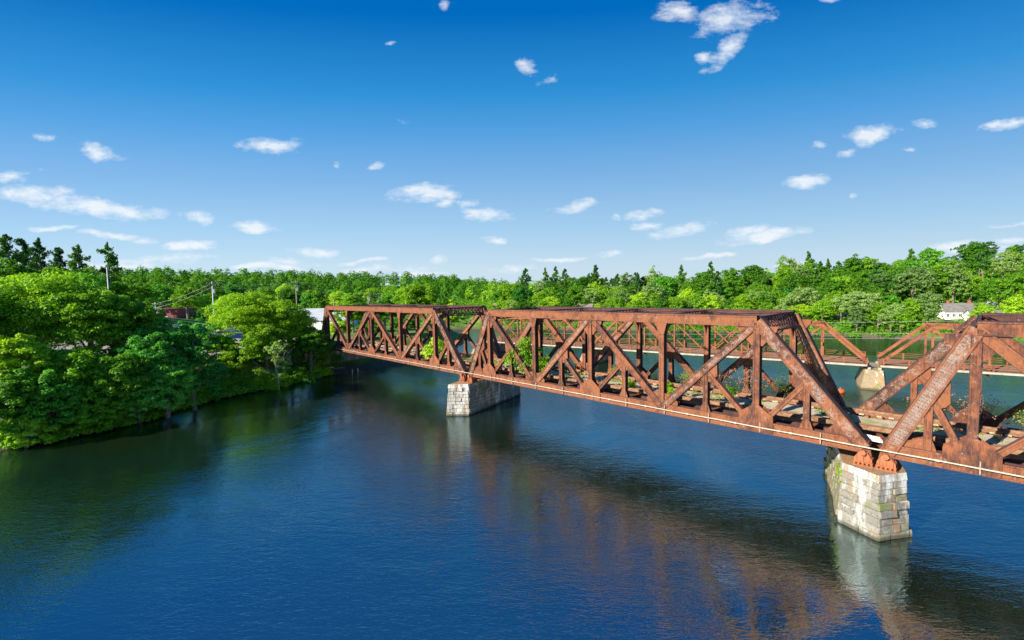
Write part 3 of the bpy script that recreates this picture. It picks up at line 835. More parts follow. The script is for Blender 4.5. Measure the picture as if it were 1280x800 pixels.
# foot polygon points in (s, w); direction of the long axis (0.29, 0.956)
uu = (.27, .963)
P2 = [(4.62, 37.33), (3.26, 39.48), (3.26 + uu[0] * 11.5, 39.48 + uu[1] * 11.5), (7.06 + uu[0] * 11.5, 38.61 + uu[1] * 11.5), (7.06, 38.61)]
pier2 = pier(P2, 4.344, 'stone pier under the joint of the two nearest spans, whitened on its pointed nose', [mixed, STONE, STONE, STONE_G, white_top], 8)
P1 = [(51.17, 35.94), (48.94, 38.23), (48.94 + uu[0] * 14.2, 38.23 + uu[1] * 14.2), (51.9 + uu[0] * 14.2, 37.3 + uu[1] * 14.2)]
pale_end = lambda ci, n, q, k: STONE_B if (ci * 3 + q) % 4 else STONE_W
pier(P1, 4.344, 'farther stone pier with a sunlit pale end and shaded dark flank', [pale_end, STONE, STONE, STONE], 8)
s3 = S3A - 43.937 - .63
P3 = [(a - 4.62 + s3 - .3, b_) for a, b_ in P2]
pier(P3, 4.344, 'stone pier beyond the right edge carrying the nearest span', [STONE] * 5, 8, blen=2.2)
# faded chalk letters on the bright nose facet of the near pier
A_, B_ = Wp(7.06, 38.61), Wp(4.62, 37.33)
e_ = (B_ - A_).normalized()
gl_root = thing('faded_graffiti', (A_.x, A_.y, 0), math.atan2(e_.y, e_.x), 'faded white letters chalked on the nose of the near pier', 'graffiti')
w_ = word('TROK', 0, .022, WHITE_P, 'letters', gl_root, .80, .25, .95); w_.location.y = -.02 + .06
# moss clump later
# abutment
ab = thing('stone_abutment', Wp(S1A + .6, Dn, 0), RZ, 'shaded stone abutment with blue and white graffiti under the far end of the railway bridge', 'abutment')
mb = MB(); mb.box((-7.5, -3.5, -1.5), (1.2, 13.5, 4.34)); mb.build('wall', STONE, ab)
mb = MB(); mb.box((-7.5, -1.2, 4.345), (-1.5, 11, 5.9)); mb.build('back_wall', STONE, ab)
cpm = MB(); cpm.box((-7.6, -3.6, 4.10), (1.32, 13.6, 4.342)); cpm.build('cap_stone', CAPST, ab)
def graf(parent, w, m, x, y, z, sc, rz):
    e = word(w, 0, .09 * sc, m, 'graffiti_letters', parent, sc * 2.4, 0, 0); e.location = (x, y, z); e.rotation_euler.z = rz; return e
graf(ab, 'SKOR', BLUE_P, 1.24, -3.2, 1.9, .95, math.pi / 2)
graf(ab, 'TIE', WHITE_P, 1.24, 2.2, 1.9, .8, math.pi / 2)
graf(ab, 'OCK', BLUE_P, -5.5, -3.54, 1.9, 1.0, 0)

# ------------------------------------------------------------------ road bridge
Rd = Vector((-.81, .587, 0)).normalized(); R0 = Vector((59.3, 74.3, 0)); Zd = 3.75
rzr = math.atan2(-Rd.y, -Rd.x)               # local x towards the right end, local y away from the camera
RW, RH, RPAN = 7.4, 6.3, 6.25
def road_span(label, start, npan, right=False):
    """local x = -distance along Rd"""
    o0 = R0 + Rd * start
    root = thing('rusty_road_truss_span', (o0.x, o0.y, Zd), rzr, label, 'road bridge span')
    L = npan * RPAN
    X = lambda d: -d
    def sec(name, P, Q, w, d, parent=root, lac=False):
        m = MB(); P, Q = Vector(P), Vector(Q); t_ = (Q - P).normalized(); b = Vector((0, 1, 0)); n_ = t_.cross(b).normalized()
        for sd in (-1, 1):
            m.bar(P, Q, n_, b, w, .05, ob=sd * (d / 2 - .03))
        m.bar(P, Q, n_, b, .05, d - .1, on=0)
        return m.build(name, RUST_ROAD, parent)
    for y in (0, RW):
        for i in range(npan - 2): sec('top_chord', (X(RPAN * (i + 1)), y, RH), (X(RPAN * (i + 2)), y, RH), .42, .45)
        sec('end_post', (X(0), y, .3), (X(RPAN), y, RH), .42, .45); sec('end_post', (X(L), y, .3), (X(L - RPAN), y, RH), .42, .45)
        m = MB(); m.box((X(L), y - .1, -.45), (X(0), y + .1, .0)); m.build('bottom_chord', RUST_ROAD, root)
        for i in range(1, npan): sec('vertical_post', (X(RPAN * i), y, 0), (X(RPAN * i), y, RH), .26, .34)
        for i in range(1, npan - 1):
            mid = npan / 2
            if i < mid: sec('diagonal', (X(RPAN * i), y, RH - .1), (X(RPAN * (i + 1)), y, .2), .20, .26)
            if i >= mid - 1: sec('diagonal', (X(RPAN * (i + 1)), y, RH - .1), (X(RPAN * i), y, .2), .20, .26)
        # railing
        yr = y - .75 if y == 0 else y + .5
        for i in range(int(L / 3.1) + 1):
            m = MB(); m.box((X(i * 3.1) - .1, yr - .1, -.3), (X(i * 3.1) + .1, yr + .1, 1.15)); m.build('railing_post', RUST_ROAD, root)
        for z in (.45, .78, 1.08):
            m = MB(); m.box((X(L), yr - .03, z - .035), (X(0), yr + .03, z + .035)); m.build('railing_bar', RUST_ROAD, root)
    m = MB(); m.box((X(L), -.35, -.28), (X(0), RW + .4, -.02)); m.build('deck', TIMBER, root)
    m = MB(); m.box((X(L), -1.05, -.26), (X(0), -.40, .02)); m.build('walkway_edge', CONC_PALE, root)
    for i in range(1, npan):
        m = MB(); P = (X(RPAN * i), 0.1, RH); Q = (X(RPAN * i), RW - .1, RH)
        m.bar(P, Q, (0, 0, 1), (1, 0, 0), .12, .12); m.bar(P, Q, (0, 0, 1), (1, 0, 0), .1, .1, on=-.9)
        for k in range(8):
            a = Vector((X(RPAN * i), .1 + k * (RW - .2) / 8, RH - (0 if k % 2 else .9))); c_ = Vector((X(RPAN * i), .1 + (k + 1) * (RW - .2) / 8, RH - (.9 if k % 2 else 0)))
            t_ = (c_ - a).normalized(); m.bar(a, c_, t_.cross(Vector((1, 0, 0))), (1, 0, 0), .07, .07)
        m.build('sway_frame', RUST_ROAD, root)
        m = MB(); m.box((X(RPAN * i) - .12, -.9, -.75), (X(RPAN * i) + .12, RW + .5, -.29)); m.build('floor_beam', RUST_DARK_SHADE, root)
    for i in range(1, npan - 1):
        for a, c_ in ((.1, RW - .1), (RW - .1, .1)):
            m = MB(); P = Vector((X(RPAN * i), a, RH - .05)); Q = Vector((X(RPAN * (i + 1)), c_, RH - .05)); t_ = (Q - P).normalized()
            m.bar(P, Q, t_.cross(Vector((0, 0, 1))), (0, 0, 1), .10, .08); m.build('lateral_brace', RUST_ROAD, root)
    return root
CONC_PALE = simple('pale_walkway_edge', (.46, .41, .30), .85, .25, 1.)
road_span('middle span of the orange rusty road truss bridge, seen through the railway bridge', .9, 8)
road_span('right-hand span of the orange rusty road truss bridge, running out of the frame', .2 - 8 * RPAN - 1.0, 8)
road_span('left-hand span of the orange rusty road truss bridge, reaching the trees', 8 * RPAN + 1.6, 5)
def road_pier(d, label):
    o0 = R0 + Rd * d
    root = thing('road_bridge_pier', (o0.x, o0.y, 0), rzr, label, 'bridge pier')
    m = MB()
    zt = 2.95
    lo = [(-2.2, -4.2), (1.6, -4.2), (2.5, 0), (2.5, 8.6), (-2.9, 8.6), (-2.9, 0)]
    hi = [(-1.15, -1.1), (1.15, -1.1), (1.3, .2), (1.3, 8), (-1.3, 8), (-1.3, .2)]
    m.face([(x, y, zt) for x, y in hi])
    nseg = 4
    for q in range(nseg):
        f0, f1 = q / nseg, (q + 1) / nseg
        g = lambda f, i: (lo[i][0] + (hi[i][0] - lo[i][0]) * f, lo[i][1] + (hi[i][1] - lo[i][1]) * f, -2 + (zt + 2) * f)
        for i in range(6):
            j = (i + 1) % 6; m.face([g(f0, i), g(f0, j), g(f1, j), g(f1, i)])
    m.build('shaft', CONC_OLD, root)
    for x in (-.8, .55):
        for y in (-.3, RW):
            b = MB(); b.box((x, y - .25, 2.952), (x + .4, y + .35, 3.28)); b.build('bearing_block', CONC_PALE, root)
    return root
road_pier(0, 'tapered stained pier under the joint of the road bridge, behind the near pier')
road_pier(8 * RPAN + 1.2, 'dark road bridge pier seen through the long railway span')
road_pier(-8 * RPAN - .5, 'road bridge pier beyond the right edge of the frame')
road_pier(13 * RPAN + 2.2, 'last road bridge pier by the trees of the left bank')

# ------------------------------------------------------------------ foliage
def leaf_mesh(name, C_, Nn, S_, mats, trunk=None, aspect=.62):
    n = len(C_)
    rnd = rng.normal(size=(n, 3))
    Nn = Nn / np.linalg.norm(Nn, axis=1, keepdims=True)
    a = np.cross(Nn, rnd); a /= np.linalg.norm(a, axis=1, keepdims=True) + 1e-9
    b = np.cross(Nn, a)
    S2 = S_[:, None]
    # kite-shaped, slightly folded leaf sprays
    v0 = C_ - a * S2; v1 = C_ - b * S2 * aspect + Nn * S2 * .18; v2 = C_ + a * S2; v3 = C_ + b * S2 * aspect + Nn * S2 * .18
    co = np.stack([v0, v1, v2, v3], 1).reshape(-1, 3)
    q = np.arange(n * 4).reshape(n, 4)
    if trunk is not None:
        tv = np.array(trunk.v); tf = [f for f in trunk.f if len(f) == 4]
        q = np.concatenate([q, np.array(tf) + len(co)]); co = np.concatenate([co, tv])
    me = np_mesh(name, co, q)
    for m in mats: me.materials.append(m)
    if trunk is not None:
        mi = np.zeros(len(q), np.int32); mi[n:] = 1; me.polygons.foreach_set('material_index', mi)
    return me

def sphere_dirs(n):
    d = rng.normal(size=(n, 3)); return d / np.linalg.norm(d, axis=1, keepdims=True)

def broad_crown(H, R, n_clump, n_leaf, leaf, base=.25, clump=.28, seed=0):
    """H height, R crown radius; returns centres, normals, sizes"""
    lob = sphere_dirs(9); amp = rng.uniform(-.16, .34, 9)
    zc = H * (base + 1) / 2; rz = H * (1 - base) / 2
    C, Nn, S = [], [], []
    for i in range(n_clump):
        d = sphere_dirs(1)[0]
        if d[2] < -.6: d[2] *= -1
        rad = (rng.uniform(.0, 1) ** .4) * (.86 + float(np.sum(amp * np.maximum(0, lob @ d) ** 3)) - .16 * rng.random())
        c = np.array([d[0] * R * rad, d[1] * R * rad, zc + d[2] * rz * rad * .92])
        cr = R * clump * rng.uniform(.65, 1.25)
        k = int(n_leaf * rng.uniform(.6, 1.4))
        dd = sphere_dirs(k); dd[:, 2] = np.where(dd[:, 2] < -.25, -dd[:, 2], dd[:, 2])
        rr = cr * rng.uniform(.45, 1.05, k) ** .8
        C.append(c + dd * rr[:, None] * np.array([1.05, 1.05, .72])); Nn.append(dd * .9 + rng.normal(size=(k, 3)) * .5 + np.array([0, 0, .35])); S.append(leaf * rng.uniform(.45, 1.35, k))
    return np.concatenate(C), np.concatenate(Nn), np.concatenate(S)

def pine_crown(H, R, tiers, per, leaf, base=.35, ragged=.4):
    """irregular whorls of upswept needle sprays at scattered heights, with gaps"""
    C, Nn, S = [], [], []
    gap = rng.uniform(0, 6.28)
    for i in range(tiers * 4):
        f = ((i + rng.random()) / (tiers * 4)) ** .92; z = H * (base + (1 - base) * f * .97)
        rmax = R * min(1., (1.0 - f) ** .62) * (.80 if f > .2 else .55 + f) * (.8 + .25 * math.sin(f * 17 + gap)) + .3
        an = rng.uniform(0, 2 * math.pi); L = rmax * rng.uniform(1 - ragged, 1.15)
        k = int(per * (.35 + L / R) * rng.uniform(.6, 1.2)); t_ = rng.uniform(.08, 1, k) ** .7
        off = rng.normal(size=k) * L * .17
        x = np.cos(an) * L * t_ - np.sin(an) * off; y = np.sin(an) * L * t_ + np.cos(an) * off
        zz = z + (.30 - .25 * (1 - f)) * L * t_ + rng.normal(size=k) * (.07 * L + .12)
        C.append(np.stack([x, y, zz], 1)); Nn.append(rng.normal(size=(k, 3)) * .7 + np.array([0, 0, .6]) + np.stack([x, y, 0 * x], 1) * .5 / R)
        S.append(leaf * rng.uniform(.6, 1.3, k))
    return np.concatenate(C), np.concatenate(Nn), np.concatenate(S)

def trunk_mb(H, r, limbs=5, lean=.03, spread=.35, base_f=.3, seg=6):
    m = MB(); pts = [(random.uniform(-lean, lean) * H * (i / 5), random.uniform(-lean, lean) * H * (i / 5), H * .86 * i / 5 - .8) for i in range(6)]
    m.tube(pts, [r * (1.15 - .16 * i) + .02 for i in range(6)], seg, cap=False)
    for k in range(limbs):
        f = base_f + (.8 - base_f) * (k + .5) / limbs; an = random.uniform(0, 6.28); z = H * f * .86
        p0 = Vector((0, 0, z)); d = Vector((math.cos(an), math.sin(an), .75)); L = H * spread * random.uniform(.7, 1.1) * (1.1 - f * .6)
        m.tube([p0, p0 + d * L * .5, p0 + d * L + Vector((0, 0, L * .15))], [r * .45, r * .3, r * .1], 5, cap=False)
    return m

# --- single-mesh tree prototypes for the far slopes
FARB, FARP = {}, []
def far_broad(m, tagname, H, R, nc, nl, lf, base=.05):
    C, Nn, S = broad_crown(H, R, int(nc * 1.7), int(nl * .62), lf * .92, base, .19)
    return leaf_mesh(tagname, C, Nn, S, [m, BARK], trunk_mb(H, R * .07, 4))
for key, m in (('green', LEAF), ('lime', LEAF_LIME), ('deep', LEAF_DEEP), ('sage', LEAF_SAGE)):
    FARB[key] = [far_broad(m, 'broadleaf_tree', 14, 6.0, 95, 62, .34), far_broad(m, 'broadleaf_tree', 14, 5.2, 80, 66, .34, .0), far_broad(m, 'broadleaf_tree', 14, 6.8, 110, 58, .36, .08)]
for m in (NEEDLE, NEEDLE_Y, NEEDLE):
    C, Nn, S = pine_crown(20, 4.6, 13, 70, .42, .15)
    FARP.append(leaf_mesh('pine_tree', C, Nn, S, [m, BARK], trunk_mb(20, .3, 0)))
C, Nn, S = pine_crown(20, 4.6, 10, 50, .42, .50, .5)
FARP.append(leaf_mesh('pine_tree', C, Nn, S, [NEEDLE, BARK], trunk_mb(20, .3, 0)))
BUSH = {}
for key, m in (('green', LEAF), ('lime', LEAF_LIME), ('deep', LEAF_DEEP), ('blue', LEAF_BLUE), ('sage', LEAF_SAGE)):
    BUSH[key] = []
    for q in range(2):
        C, Nn, S = broad_crown(3.2, 2.2, 34, 60, .17, -.15, .36); C[:, 2] = np.maximum(C[:, 2], .05)
        BUSH[key].append(leaf_mesh('shrub', C, Nn, S, [m]))

placed = []
def ok(x, y, r):
    for a, b_, c_ in placed:
        if (a - x) ** 2 + (b_ - y) ** 2 < (r + c_) ** 2 * .20: return False
    return True
def put(me, name, x, y, sc, label, cat, group=None, zoff=0., hs=1., reg=4.):
    o = link(name, me); o.location = (x, y, gz1(x, y) + zoff); o.rotation_euler.z = random.uniform(0, 6.28)
    o.scale = (sc, sc, sc * hs); tag(o, label, cat, group); placed.append((x, y, reg)); return o

def whereabouts(x, y):
    b = x / y; d = float(river_dist(np.array([x]), np.array([y]))[0])
    row = 'at the water edge' if d < 14 else ('low on the slope' if d < 45 else ('halfway up the slope' if d < 85 else 'high on the slope'))
    if b < -.75: col = 'far behind the left thicket'
    elif b < -.45: col = 'beyond the big lime tree'
    elif b < -.10: col = 'beyond the farthest span'
    elif b < .15: col = "above the long span's left part"
    elif b < .38: col = "above the long span's middle"
    elif b < .58: col = "above the long span's right part"
    elif b < .80: col = 'above the near pier'
    else: col = 'around the white house'
    return row, col
def zone(n, sampler, choose, tries=14):
    k = 0
    for _ in range(n * tries):
        if k >= n: break
        x, y = sampler()
        if river_dist(np.array([x]), np.array([y]))[0] < 2.0: continue
        kind = choose(x, y)
        if kind is None: continue
        sc, key, pine = kind
        if not ok(x, y, 4.2 * sc): continue
        if pine: put(random.choice(FARP), 'pine_tree', x, y, sc, 'dark pine %s, %s' % whereabouts(x, y), 'pine tree', 'pines %s, %s' % whereabouts(x, y), hs=random.uniform(.7, 1.1), reg=2.6 * sc)
        else:
            word_ = {'green': 'mid green', 'lime': 'bright lime green', 'deep': 'deep green', 'sage': 'greyish sage green'}[key]
            put(random.choice(FARB[key]), 'broadleaf_tree', x, y, sc, 'round-crowned %s tree %s, %s' % ((word_,) + whereabouts(x, y)), 'tree', '%s trees %s, %s' % ((word_,) + whereabouts(x, y)), hs=random.uniform(.85, 1.15), reg=4.2 * sc)
        k += 1
    return k

FARBANK = [(-7, 203), (27, 193), (70, 173), (108, 147), (121, 135), (132, 119), (150, 90)]
def along_far(dmin, dmax):
    L = []
    i = random.choices(range(len(FARBANK) - 1), weights=[math.dist(FARBANK[j], FARBANK[j + 1]) for j in range(len(FARBANK) - 1)])[0]
    f = random.random(); a, b_ = FARBANK[i], FARBANK[i + 1]
    x, y = a[0] + (b_[0] - a[0]) * f, a[1] + (b_[1] - a[1]) * f
    d = math.hypot(x, y); q = random.uniform(dmin, dmax)
    return x * (1 + q / d) + random.uniform(-3, 3), y * (1 + q / d)
HOUSE = (146, 148)
def clear_house(x, y): return (abs(x - HOUSE[0]) < 11 and abs(y - HOUSE[1]) < 7) or (abs(x - .978 * y + .5) < 6.5 and 128 < y < 148) or (abs(x - 172) < 20 and abs(y - 160) < 7)
# front row, low and lime
zone(66, lambda: along_far(2.5, 14), lambda x, y: None if clear_house(x, y) else (random.uniform(.5, .8), random.choice(['lime', 'lime', 'green', 'sage']), False))
zone(62, lambda: along_far(14, 45), lambda x, y: None if clear_house(x, y) else (random.uniform(.7, 1.05), random.choice(['green', 'green', 'lime', 'deep', 'sage']), False))
zone(150, lambda: along_far(38, 120), lambda x, y: (random.uniform(.75, 1.25), random.choice(['green', 'green', 'deep', 'green', 'sage']), x < 75 and random.random() < .35 or random.random() < .10))
# pine crests
def pines(n, x0, x1, y0, y1, s0, s1):
    zone(n, lambda: (random.uniform(x0, x1), random.uniform(y0, y1)), lambda x, y: (random.uniform(s0, s1), '', True))
pines(14, 5, 75, 225, 262, .7, .92)
pines(16, 120, 175, 225, 275, .75, .95)
pines(9, 40, 110, 240, 275, .7, .9)

# left middle distance slope
zone(95, lambda: (random.uniform(-330, -35), random.uniform(185, 340)), lambda x, y: (random.uniform(.8, 1.15), random.choice(['green', 'green', 'deep', 'lime']), random.random() < .12) if abs(x / y + .8) < .85 and x / y < -.09 else None)
# far ridge as one mass of crowns
C_, N_, S_ = [], [], []
for i in range(620):
    y = random.uniform(330, 620); x = random.uniform(-1.25, .05) * y
    h = random.uniform(11, 17); n = 130; g = gz1(x, y)
    d = sphere_dirs(n); d[:, 2] = np.abs(d[:, 2])
    rad = random.uniform(4.5, 7)
    c = np.array([x, y, g + 2]) + d * np.array([rad, rad, h - 2]) * rng.uniform(.8, 1.05, n)[:, None] * np.array([1, 1, 1.])
    C_.append(c); N_.append(d + rng.normal(size=(n, 3)) * .35); S_.append(rng.uniform(.7, 1.5, n))
tag(link('distant_woods', leaf_mesh('distant_woods', np.concatenate(C_), np.concatenate(N_), np.concatenate(S_), [LEAF])), 'mass of green woods covering the distant ridge', 'woods', kind='stuff')
C_, N_, S_ = [], [], []
for i in range(420):
    y = random.uniform(250, 520); x = random.uniform(-.12, 1.35) * y
    if y < 300 and x < 150: continue
    h = random.uniform(11, 16); n = 130; g = gz1(x, y)
    d = sphere_dirs(n); d[:, 2] = np.abs(d[:, 2]); rad = random.uniform(4.5, 7)
    C_.append(np.array([x, y, g + 2]) + d * np.array([rad, rad, h - 2]) * rng.uniform(.8, 1.05, n)[:, None]); N_.append(d + rng.normal(size=(n, 3)) * .35); S_.append(rng.uniform(.7, 1.4, n))
tag(link('hillside_woods', leaf_mesh('hillside_woods', np.concatenate(C_), np.concatenate(N_), np.concatenate(S_), [LEAF])), 'mass of green woods behind the crest of the far hill', 'woods', kind='stuff')
# undergrowth along both banks
def undergrowth(name, pts, label, m, leaf, per=90, r=2.0):
    C_, N_, S_ = [], [], []
    for x, y in pts:
        g = max(gz1(x, y), .25); rr = r * random.uniform(.6, 1.3); d = sphere_dirs(per); d[:, 2] = np.abs(d[:, 2])
        C_.append(np.array([x, y, g]) + d * np.array([rr, rr, rr * random.uniform(.5, 1.0)]) * rng.uniform(.7, 1.05, per)[:, None]); N_.append(d + rng.normal(size=(per, 3)) * .5); S_.append(leaf * rng.uniform(.6, 1.3, per))
    tag(link(name, leaf_mesh(name, np.concatenate(C_), np.concatenate(N_), np.concatenate(S_), [m])), label, 'undergrowth', kind='stuff')
cov = []
while len(cov) < 1500:
    y = random.uniform(135, 330); x = random.uniform(-.12, 1.2) * y
    d_ = float(river_dist(np.array([x]), np.array([y]))[0])
    if d_ > 5 and not clear_house(x, y): cov.append((x, y))
undergrowth('hillside_undergrowth', cov, 'green saplings and brush filling the far wooded slope', LEAF, .55, 75, 4.6)
cov = []
while len(cov) < 700:
    y = random.uniform(165, 340); x = random.uniform(-1.2, -.1) * y
    if float(river_dist(np.array([x]), np.array([y]))[0]) > 5: cov.append((x, y))
undergrowth('valley_undergrowth', cov, 'green brush filling the wooded valley on the left', LEAF, .6, 60, 4.6)
undergrowth('far_bank_undergrowth', [along_far(.3, 9) for _ in range(300)], 'green undergrowth hanging over the far water edge', LEAF, .30)
LB = [(-59, 51), (-55, 56), (-51.3, 62), (-52, 67), (-50, 76), (-45, 84), (-40, 95)]
def along_left(dmin, dmax, seg=LB):
    i = random.choices(range(len(seg) - 1), weights=[math.dist(seg[j], seg[j + 1]) for j in range(len(seg) - 1)])[0]
    f = random.random(); a, b_ = seg[i], seg[i + 1]; x, y = a[0] + (b_[0] - a[0]) * f, a[1] + (b_[1] - a[1]) * f
    nx_, ny_ = -(b_[1] - a[1]), (b_[0] - a[0]); l = math.hypot(nx_, ny_); q = random.uniform(dmin, dmax)
    return x + nx_ / l * q, y + ny_ / l * q
undergrowth('left_bank_undergrowth', [along_left(-1.2, 3.5) for _ in range(330)], 'green undergrowth along the left water edge', LEAF_NEAR, .16, 130, 1.3)
undergrowth('bank_weeds', [along_left(2.5, 11, [(-52, 67), (-50, 76), (-45, 84), (-40, 95)]) for _ in range(260)], 'yellow green weeds covering the sunny left bank', WEED, .12, 120, .9)

# --- near trees of the left bank (crown + trunk)
def near_tree(x, y, H, R, m, label, bark=BARK, nc=150, nl=170, leaf=.17, base=.12, limbs=8, group=None, name='broadleaf_tree', cat='tree', me=None, zoff=0):
    root = thing(name, (x, y, gz1(x, y) + zoff), random.uniform(0, 6.28), label, cat, group)
    if me is None:
        C, Nn, S = broad_crown(H, R, int(nc * 1.9), int(nl * .56), leaf, base, .15)
        me = leaf_mesh('crown', C, Nn, S, [m])
    link('crown', me, root)
    trunk_mb(H, R * .055 + .06, limbs, .04, .38, .22, 8).build('trunk', bark, root, smooth=True)
    placed.append((x, y, R)); return root
def at(px, py, depth): X0, Z0 = cray(px, py); return X0 * depth, depth, EYE + Z0 * depth
def nt(px, top, depth, R, m, label, **kw):
    x, y, zt = at(px, top, depth)
    g = gz1(x, y); return near_tree(x, y, zt - g, R, m, label, **kw)
nt(46, 330, 64, 8.2, LEAF_NEAR, 'tall bright green tree filling the left edge of the picture', nc=260, nl=200)
nt(-40, 345, 58, 7, LEAF_NEAR, 'green tree cut by the left edge of the frame')
nt(104, 350, 64, 6.4, LEAF_NEAR, 'mid green spreading tree right of the tall tree at the left edge', nc=220, nl=190)
nt(165, 370, 67, 5.4, LEAF_NEAR, 'flat-topped green tree in the middle of the left bank thicket', nc=160, nl=190)
nt(190, 396, 66, 5.0, LEAF_BLUE, 'blue-green tree above the water in the left bank thicket', nc=200, nl=180)
nt(236, 402, 68, 4.4, LEAF_BLUE, 'loose blue-green tree in front of the parking lot', nc=90, nl=120, base=.0)
nt(246, 398, 84, 4.2, LEAF_BLUE, 'sparse tree through which the pale building shows', nc=85, nl=110, base=.0)
nt(20, 410, 56.5, 4.4, LEAF_LIME, 'yellow green tree low at the left edge', nc=150, base=0)
nt(95, 425, 59, 5.0, LEAF_NEAR, 'bright green shrubby tree leaning over the water at left', nc=190, base=-.05)
nt(145, 435, 60.5, 4.6, LEAF_NEAR, 'mid green low tree overhanging the water below the thicket', nc=170, base=-.05)
nt(8, 455, 52.5, 4.4, LEAF_NEAR, 'green low tree at the bottom left corner of the thicket', nc=170, base=-.05)
nt(62, 470, 55, 4.0, LEAF_DEEP, 'dark shrub tree dipping to the water at far left', nc=160, base=-.05)
nt(205, 440, 64, 4.4, LEAF_BLUE, 'blue-green low tree at the tip of the left thicket', nc=170, base=-.05)
nt(170, 470, 61.5, 3.4, LEAF_BLUE, 'blue-green shrub tree just above the water, middle of the thicket', nc=130, base=-.05)
nt(118, 495, 57.5, 3.0, LEAF_NEAR, 'green shrub tree trailing into the water below the thicket', nc=120, base=-.05)
nt(30, 515, 52, 2.8, LEAF_NEAR, 'lowest green shrub tree at the left edge of the water', nc=110, base=-.05)
nt(306, 364, 92, 7.8, LEAF_LIME, 'large lime green tree by the utility pole left of the bridge', nc=230, nl=190, bark=BARK_PALE, base=.14)
nt(358, 372, 95, 6.8, LEAF_LIME, 'lime green tree with a pale forked trunk beside the bridge end', nc=200, nl=180, bark=BARK_PALE, base=.14)
nt(330, 400, 88, 5.4, LEAF_LIME, 'bushy yellow green tree filling the gap between the two lime trees', nc=170, nl=160, base=-.02)
nt(276, 418, 86, 3.6, LEAF_NEAR, 'small green tree on the bank top left of the lime trees', nc=120, nl=150, base=-.02)
nt(398, 425, 97, 3.2, LEAF_LIME, 'bright shrubby tree at the foot of the bridge end', nc=110, base=-.05)
nt(344, 420, 83, 2.8, LEAF_SAGE, 'grey-green half-bare tree in front of the lime trees', nc=40, nl=90, bark=BARK_PALE)
nt(386, 405, 93, 4.2, LEAF, 'green tree against the left end of the railway bridge', nc=110)
nt(516, 350, 150, 8.6, LEAF_LIME, 'broad lime green tree rising above the far railway span', nc=170, leaf=.28)
nt(480, 372, 140, 5, LEAF, 'green tree behind the far railway span, left of the lime tree', nc=90, leaf=.26)
nt(440, 378, 135, 5, LEAF_LIME, 'bright tree behind the posts of the far railway span', nc=90, leaf=.26)
nt(560, 378, 150, 4.6, LEAF_LIME, 'low lime tree behind the joint of the far railway spans', nc=90, leaf=.26)
nt(425, 400, 112, 4.0, LEAF_LIME, 'sunlit tree on the bank seen through the far railway span', nc=90, leaf=.2)
nt(462, 402, 118, 4.0, LEAF, 'green bank tree seen through the middle of the far railway span', nc=90, leaf=.2)
nt(505, 398, 128, 4.5, LEAF, 'green bank tree seen through the right half of the far railway span', nc=90, leaf=.2)
nt(545, 398, 140, 4.5, LEAF_DEEP, 'dark bank tree beside the end of the road bridge', nc=90, leaf=.24)
# far bank accent trees
nt(1075, 362, 152, 7.5, LEAF_SAGE, 'silvery willow-like tree on the far bank above the road bridge', nc=170, leaf=.26)
nt(1110, 340, 178, 8.5, LEAF, 'big round green tree behind the silvery tree', nc=170, leaf=.30)
nt(950, 362, 178, 6.5, LEAF_SAGE, 'pale green tree on the far bank behind the railway hip', nc=120, leaf=.28)
nt(1228, 302, 245, 7, NEEDLE, 'dark pine on the crest at the upper right, above the white house', nc=80, nl=90, leaf=.3, base=.5)
nt(1272, 305, 248, 6, NEEDLE, 'dark pine on the crest at the right edge', nc=70, nl=90, leaf=.3, base=.5)

# left pines, tall, in front of sky
def near_pine(px, top, depth, R, label, base=.4):
    x, y, zt = at(px, top, depth); g = gz1(x, y); H = zt - g
    root = thing('pine_tree', (x, y, g), random.uniform(0, 6.28), label, 'pine tree', 'tall pines on the left skyline')
    C, Nn, S = pine_crown(H, R * 1.25, 11, 150, .24, base, .55)
    link('crown', leaf_mesh('crown', C, Nn, S, [NEEDLE]), root)
    m = MB(); m.tube([(0, 0, -.5), (.1, 0, H * .5), (0, .1, H * .97)], [.32, .22, .04], 8); m.build('trunk', BARK, root, smooth=True)
    placed.append((x, y, 3))
for px, top, R, lab in ((134, 303, 4.6, 'rightmost tall pine on the left skyline, standing clear'), (96, 305, 4.0, 'tall pine second from the right on the left skyline'),
                        (72, 309, 3.4, 'smaller skyline pine left of the two rightmost ones'), (48, 297, 3.8, 'tall pine in the middle of the left skyline group'),
                        (28, 298, 3.6, 'thin-topped pine left of the middle one'), (8, 292, 4.4, 'tall pine at the left edge of the skyline'), (-20, 300, 4.4, 'skyline pine cut by the left edge')):
    near_pine(px, top, random.uniform(112, 124), R, lab, .35)
for px, top, dep, R, key in ((20, 322, 100, 5, 'green'), (60, 326, 104, 5, 'green'), (105, 330, 104, 5, 'deep'), (150, 345, 110, 5, 'green'), (175, 352, 140, 5, 'green'), (200, 350, 160, 6, 'deep'), (232, 352, 160, 6, 'green'), (-20, 330, 100, 5, 'green')):
    x, y, zt = at(px, top, dep); g = gz1(x, y)
    put(random.choice(FARB[key]), 'broadleaf_tree', x, y, (zt - g) / 14 * .98, '%s green tree behind the left thicket, %s' % ('deep' if key == 'deep' else 'mid', {20: 'below the leftmost skyline pines', 60: 'below the middle skyline pines', 105: 'below the two rightmost skyline pines', 150: 'just right of the skyline pines', 175: 'second to the right of the skyline pines', 200: 'third to the right of the skyline pines', 232: 'by the maroon building', -20: 'cut by the left edge'}[px]), 'tree')

